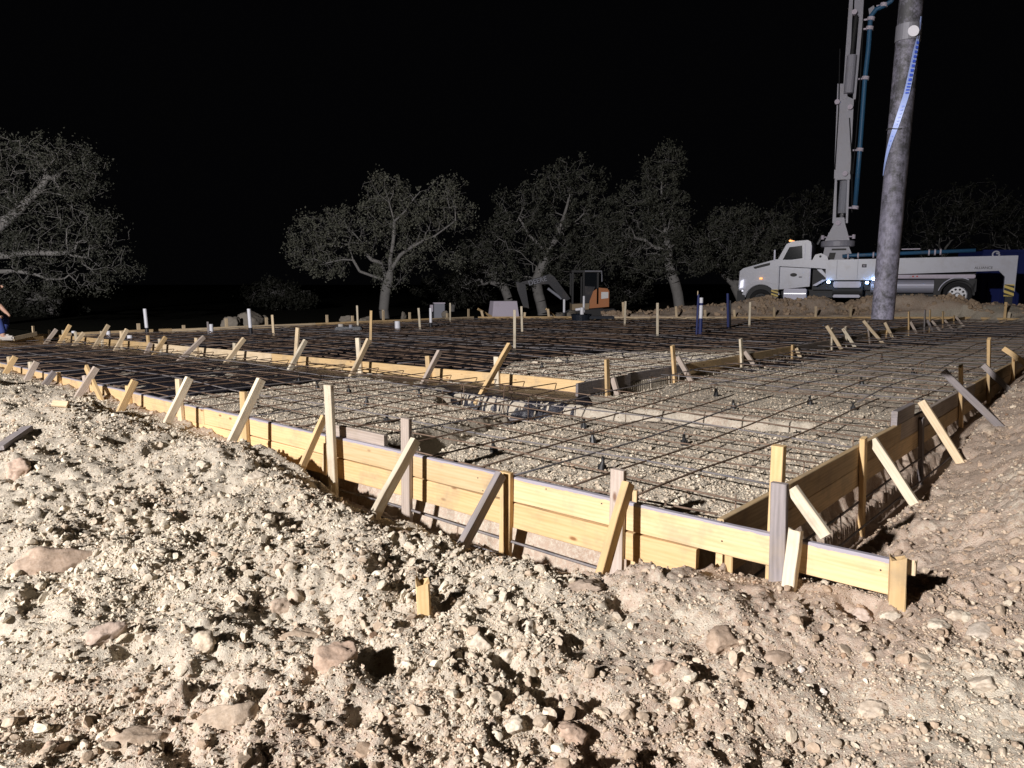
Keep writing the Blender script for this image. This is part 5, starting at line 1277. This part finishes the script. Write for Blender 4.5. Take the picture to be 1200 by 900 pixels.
# ================================================================== TREES
def tree(lab, base, limbs, blobs, Y0, nattr, leafm, leafn, leafsz, seed, r0=.35, name='oak_tree', G='trees behind the site', dep=1.6, tips=.5, cat='tree'):
    """limbs: polylines in photo pixels on the tree's plane; blobs: (u,v,ru,rv) ; all get their own depth"""
    rr = random.Random(seed); sc_ = Y0/870.
    def W(u, v, dy=0.): q_ = PY(u, v, Y0+0*dy); return Vector((q_[0], q_[1]+dy, q_[2]))
    bp_ = W(*base); root = empty(name, (bp_.x, bp_.y, bp_.z-.4), label=lab, cat=cat, group=G)
    nodes = []; par = []; rad = []; plen = []
    def addn(p_, k): nodes.append(p_); par.append(k); plen.append(0 if k < 0 else plen[k]+(p_-nodes[k]).length); return len(nodes)-1
    for li, (st, pts) in enumerate(limbs):
        k = -1 if st is None else min(range(len(nodes)), key=lambda i: (nodes[i]-W(*st)).length)
        dy = 0 if st is None else nodes[k].y-Y0; ddy = rr.uniform(-.6, .6)
        prev = None if k < 0 else nodes[k]
        for j, q_ in enumerate(pts):
            dy += ddy*.35; p_ = W(*q_, dy)
            if prev is None: k = addn(W(q_[0], q_[1]+0, 0)-Vector((0, 0, .5)), -1); prev = nodes[k]
            m_ = max(1, int((p_-prev).length/.5)); a_ = prev
            for i in range(1, m_+1):
                x_ = a_.lerp(p_, i/m_)+Vector((rr.gauss(0, .035), rr.gauss(0, .05), rr.gauss(0, .035))); k = addn(x_, k)
            prev = nodes[k]
    att = []
    tot = sum(b_[2]*b_[3] for b_ in blobs)
    for (u, v, ru, rv) in blobs:
        for _ in range(int(nattr*ru*rv/tot)+1):
            while True:
                x_, y_, z_ = rr.uniform(-1, 1), rr.uniform(-1, 1), rr.uniform(-1, 1)
                if x_*x_+y_*y_+z_*z_ < 1: break
            c_ = W(u+x_*ru, v+z_*rv); c_.y += y_*dep*min(ru, rv*1.3)*sc_*.9
            att.append(c_)
    att.sort(key=lambda p_: min((p_-nodes[i]).length for i in range(0, len(nodes), 2)))
    import mathutils
    arrN = np.zeros((len(nodes)+nattr*22+9000, 3)); arrL = np.zeros(len(arrN)); cnt = len(nodes)
    for i, p_ in enumerate(nodes): arrN[i] = p_; arrL[i] = plen[i]
    minz = bp_.z+1.0
    for p_ in att:
        d_ = np.linalg.norm(arrN[:cnt]-np.array(p_), axis=1)+.12*arrL[:cnt]+np.where(arrN[:cnt, 2] < minz, 3, 0)
        k = int(np.argmin(d_)); s0_ = nodes[k]; Ls = (p_-s0_).length; m_ = max(1, int(Ls/.32)); 
        bend = Vector((rr.gauss(0, .12), rr.gauss(0, .12), rr.uniform(-.02, .2)))*Ls
        for i in range(1, m_+1):
            f_ = i/m_; x_ = s0_.lerp(p_, f_)+bend*math.sin(f_*math.pi)*.6+Vector((rr.gauss(0, .03), rr.gauss(0, .03), rr.gauss(0, .03)))
            k = addn(x_, k); arrN[cnt] = x_; arrL[cnt] = plen[k]; cnt += 1
            if cnt >= len(arrN)-2: break
    n_ = len(nodes); w_ = [0.]*n_; kids = [0]*n_
    for i in range(n_-1, -1, -1):
        if kids[i] == 0: w_[i] = 1.
        if par[i] >= 0: w_[par[i]] += w_[i]; kids[par[i]] += 1
    wmax = w_[0]; R = [max(.008, r0*(x_/wmax)**.74) for x_ in w_]
    mb = MB()
    for i in range(n_):
        k = par[i]
        if k < 0: continue
        ns = 8 if R[i] > .06 else (4 if R[i] > .02 else 3)
        ra = min(R[k], R[i]*1.35)
        if R[i] > .06: ra = R[k] if R[i] > R[k]*.6 else R[i]*1.25
        mb.tube([nodes[k], nodes[i]], [ra, R[i]], ns, False)
    V_ = np.array(mb.v); 
    me = bpy.data.meshes.new('trunk'); me.from_pydata(mb.v, [], mb.f); tk = link('trunk', me, M['bark'], root, Matrix(), smooth=True)
    # leaves: small blades round the thin twigs
    rg = np.random.default_rng(seed); tw = np.array([i for i in range(n_) if R[i] < .02 and (kids[i] == 0 or rr.random() < .35)]); 
    if leafn:
        ns_ = len(tw)*leafn; cidx = np.repeat(tw, leafn); Pn = np.array([nodes[i][:] for i in range(n_)])
        c_ = Pn[cidx]+rg.normal(size=(ns_, 3))*tips*.27*rg.uniform(.4, 1.5, (len(tw), 1)).repeat(leafn, 0)
        dens = np.array([mn.noise(Vector(q_)*.9+Vector((seed, 0, 0))) for q_ in Pn[tw]]); dens = np.repeat(dens, leafn)
        kp = rg.random(ns_) < np.clip(.8+dens*2.6, .03, 1); c_ = c_[kp]; ns_ = len(c_)
        ax = rg.normal(size=(ns_, 3)); ax /= np.linalg.norm(ax, axis=1)[:, None]; bx_ = np.cross(ax, rg.normal(size=(ns_, 3))); bx_ /= np.linalg.norm(bx_, axis=1)[:, None]
        s1 = 1.35*leafsz*rg.uniform(.6, 1.3, (ns_, 1)); s2 = s1*.5
        Vv = np.stack([c_-ax*s1, c_+bx_*s2, c_+ax*s1, c_-bx_*s2], 1).reshape(-1, 3)
        Fc = np.arange(ns_*4).reshape(-1, 4)
        me = bpy.data.meshes.new('crown'); me.from_pydata(Vv.tolist(), [], Fc.tolist()); link('crown', me, M[leafm], root, Matrix())
        print(lab[:30], 'nodes', n_, 'leaves', ns_)
    return root
tree('gnarled live oak with a pale forked trunk and bare grey limbs reaching left', (451, 362),
     [(None, [(451, 362), (453, 345), (456, 330), (457, 318)]), ((456, 328), [(440, 323), (425, 318), (416, 305), (413, 292)]),
      ((457, 320), [(448, 309), (436, 304), (428, 298), (424, 285), (412, 272), (402, 265), (392, 263), (378, 264)]), ((424, 288), [(408, 284), (395, 288), (380, 285), (366, 292)]), ((416, 306), [(402, 305), (385, 308), (372, 304)]),
      ((455, 334), [(465, 337), (473, 330), (482, 318)]), ((457, 318), [(470, 300), (486, 290), (499, 283), (512, 277), (524, 268), (536, 260), (537, 250), (532, 236), (523, 216)]),
      ((473, 330), [(488, 312), (500, 307), (515, 306), (530, 305), (538, 309)]), ((514, 277), [(517, 286), (524, 296)]), ((457, 318), [(462, 290), (466, 262), (460, 240), (456, 222)]), ((466, 262), [(478, 250), (486, 236)])],
     [(372, 272, 34, 22), (360, 295, 26, 24), (385, 310, 30, 16), (398, 262, 30, 20), (425, 280, 24, 22), (452, 222, 28, 18), (448, 250, 30, 26), (478, 245, 30, 26), (480, 285, 34, 34), (524, 222, 24, 18), (536, 252, 22, 26), (460, 318, 26, 18), (530, 303, 22, 10), (505, 248, 24, 24)],
     38, 1500, 'leaf', 30, .045, 3, r0=.26)
o = tree('big dim oak with drooping branch ends filling the left edge', (-45, 392),
     [(None, [(-45, 392), (-42, 350), (-38, 310), (-30, 280)]), ((-38, 312), [(-10, 318), (20, 318), (45, 322), (75, 330)]), ((-30, 282), [(0, 260), (30, 230), (50, 205)]), ((-36, 300), [(0, 300), (60, 298), (100, 300)])],
     [(10, 200, 36, 46), (60, 195, 50, 36), (95, 205, 30, 34), (5, 255, 40, 34), (60, 240, 50, 26), (115, 268, 36, 24), (50, 290, 46, 26), (110, 300, 42, 24), (150, 318, 18, 12), (90, 330, 46, 16), (20, 330, 46, 26), (-40, 240, 50, 70)],
     29, 1700, 'leafdark', 34, .034, 5, r0=.4)
tree('tall dark oak standing behind the excavator arm', (636, 366),
     [(None, [(636, 366), (631, 345), (628, 330), (640, 300)]), ((640, 302), [(655, 270), (664, 240), (668, 225)]), ((640, 300), [(620, 275), (608, 255)]), ((655, 268), [(672, 262), (684, 250)])],
     [(600, 250, 28, 30), (585, 290, 30, 34), (555, 300, 26, 24), (715, 270, 26, 26), (660, 300, 50, 24), (640, 225, 36, 28), (672, 212, 40, 28), (690, 240, 22, 30), (640, 275, 46, 32), (690, 285, 34, 30), (610, 320, 36, 20), (655, 320, 30, 16)],
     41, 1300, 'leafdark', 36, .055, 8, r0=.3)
tree('short curved-trunk oak leaning left behind the tarped pallet', (594, 366),
     [(None, [(594, 366), (596, 350), (590, 336), (575, 332)]), ((590, 338), [(570, 318), (560, 300)])],
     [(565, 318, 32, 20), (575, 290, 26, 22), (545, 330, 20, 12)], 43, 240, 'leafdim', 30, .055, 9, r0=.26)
tree('tall narrow-topped oak with a clear pale trunk left of the truck', (797, 362),
     [(None, [(797, 362), (794, 345), (790, 330), (784, 312), (783, 292)]), ((783, 295), [(778, 250), (776, 210), (782, 185)]), ((784, 300), [(765, 290), (745, 278), (735, 285)]), ((783, 300), [(800, 280), (806, 265)])],
     [(785, 185, 18, 16), (775, 205, 28, 22), (745, 240, 34, 26), (780, 245, 32, 30), (735, 275, 34, 28), (770, 285, 40, 24), (790, 270, 26, 26), (715, 300, 28, 24), (760, 310, 40, 20), (815, 300, 22, 24)],
     39, 1200, 'leafdark', 36, .05, 12, r0=.28)
tree('low spreading oak just left of the truck cab', (868, 352),
     [(None, [(868, 352), (862, 335), (850, 322), (840, 314), (825, 318)]), ((862, 335), [(872, 315), (890, 305)]), ((850, 322), [(838, 300), (830, 290)])],
     [(860, 262, 36, 24), (890, 285, 36, 28), (835, 285, 34, 26), (870, 305, 44, 22), (905, 265, 22, 20)],
     42, 900, 'leafdark', 36, .055, 15, r0=.25)
for i, (u, v, bl, y_, lab) in enumerate([
    (930, 350, [(940, 255, 40, 28), (960, 235, 24, 18), (925, 290, 34, 30)], 55, 'very dark distant oak above the truck hood'),
    (1110, 350, [(1100, 255, 46, 34), (1140, 240, 44, 30), (1080, 285, 40, 30)], 56, 'very dark distant oak right of the hanging hose'),
    (1190, 350, [(1180, 265, 44, 34), (1205, 280, 34, 34)], 58, 'very dark distant oak at the right edge'),
    (325, 362, [(320, 345, 34, 18), (345, 350, 26, 14)], 50, 'low dark thicket left of the gnarled oak'),
    (735, 362, [(735, 335, 34, 22), (710, 345, 30, 16)], 50, 'low dark thicket between the excavator and the tall oak'),
    (530, 362, [(520, 340, 36, 18), (550, 345, 30, 14)], 48, 'low dark thicket right of the gnarled oak'),
    (60, 375, [(50, 362, 50, 14), (20, 355, 40, 18)], 40, 'low dark brush under the big left oak')]):
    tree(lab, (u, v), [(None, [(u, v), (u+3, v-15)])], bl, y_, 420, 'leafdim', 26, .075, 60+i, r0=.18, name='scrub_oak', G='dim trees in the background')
import sys; print('faces', sum(len(o.data.polygons) for o in C.objects if o.type == 'MESH'))
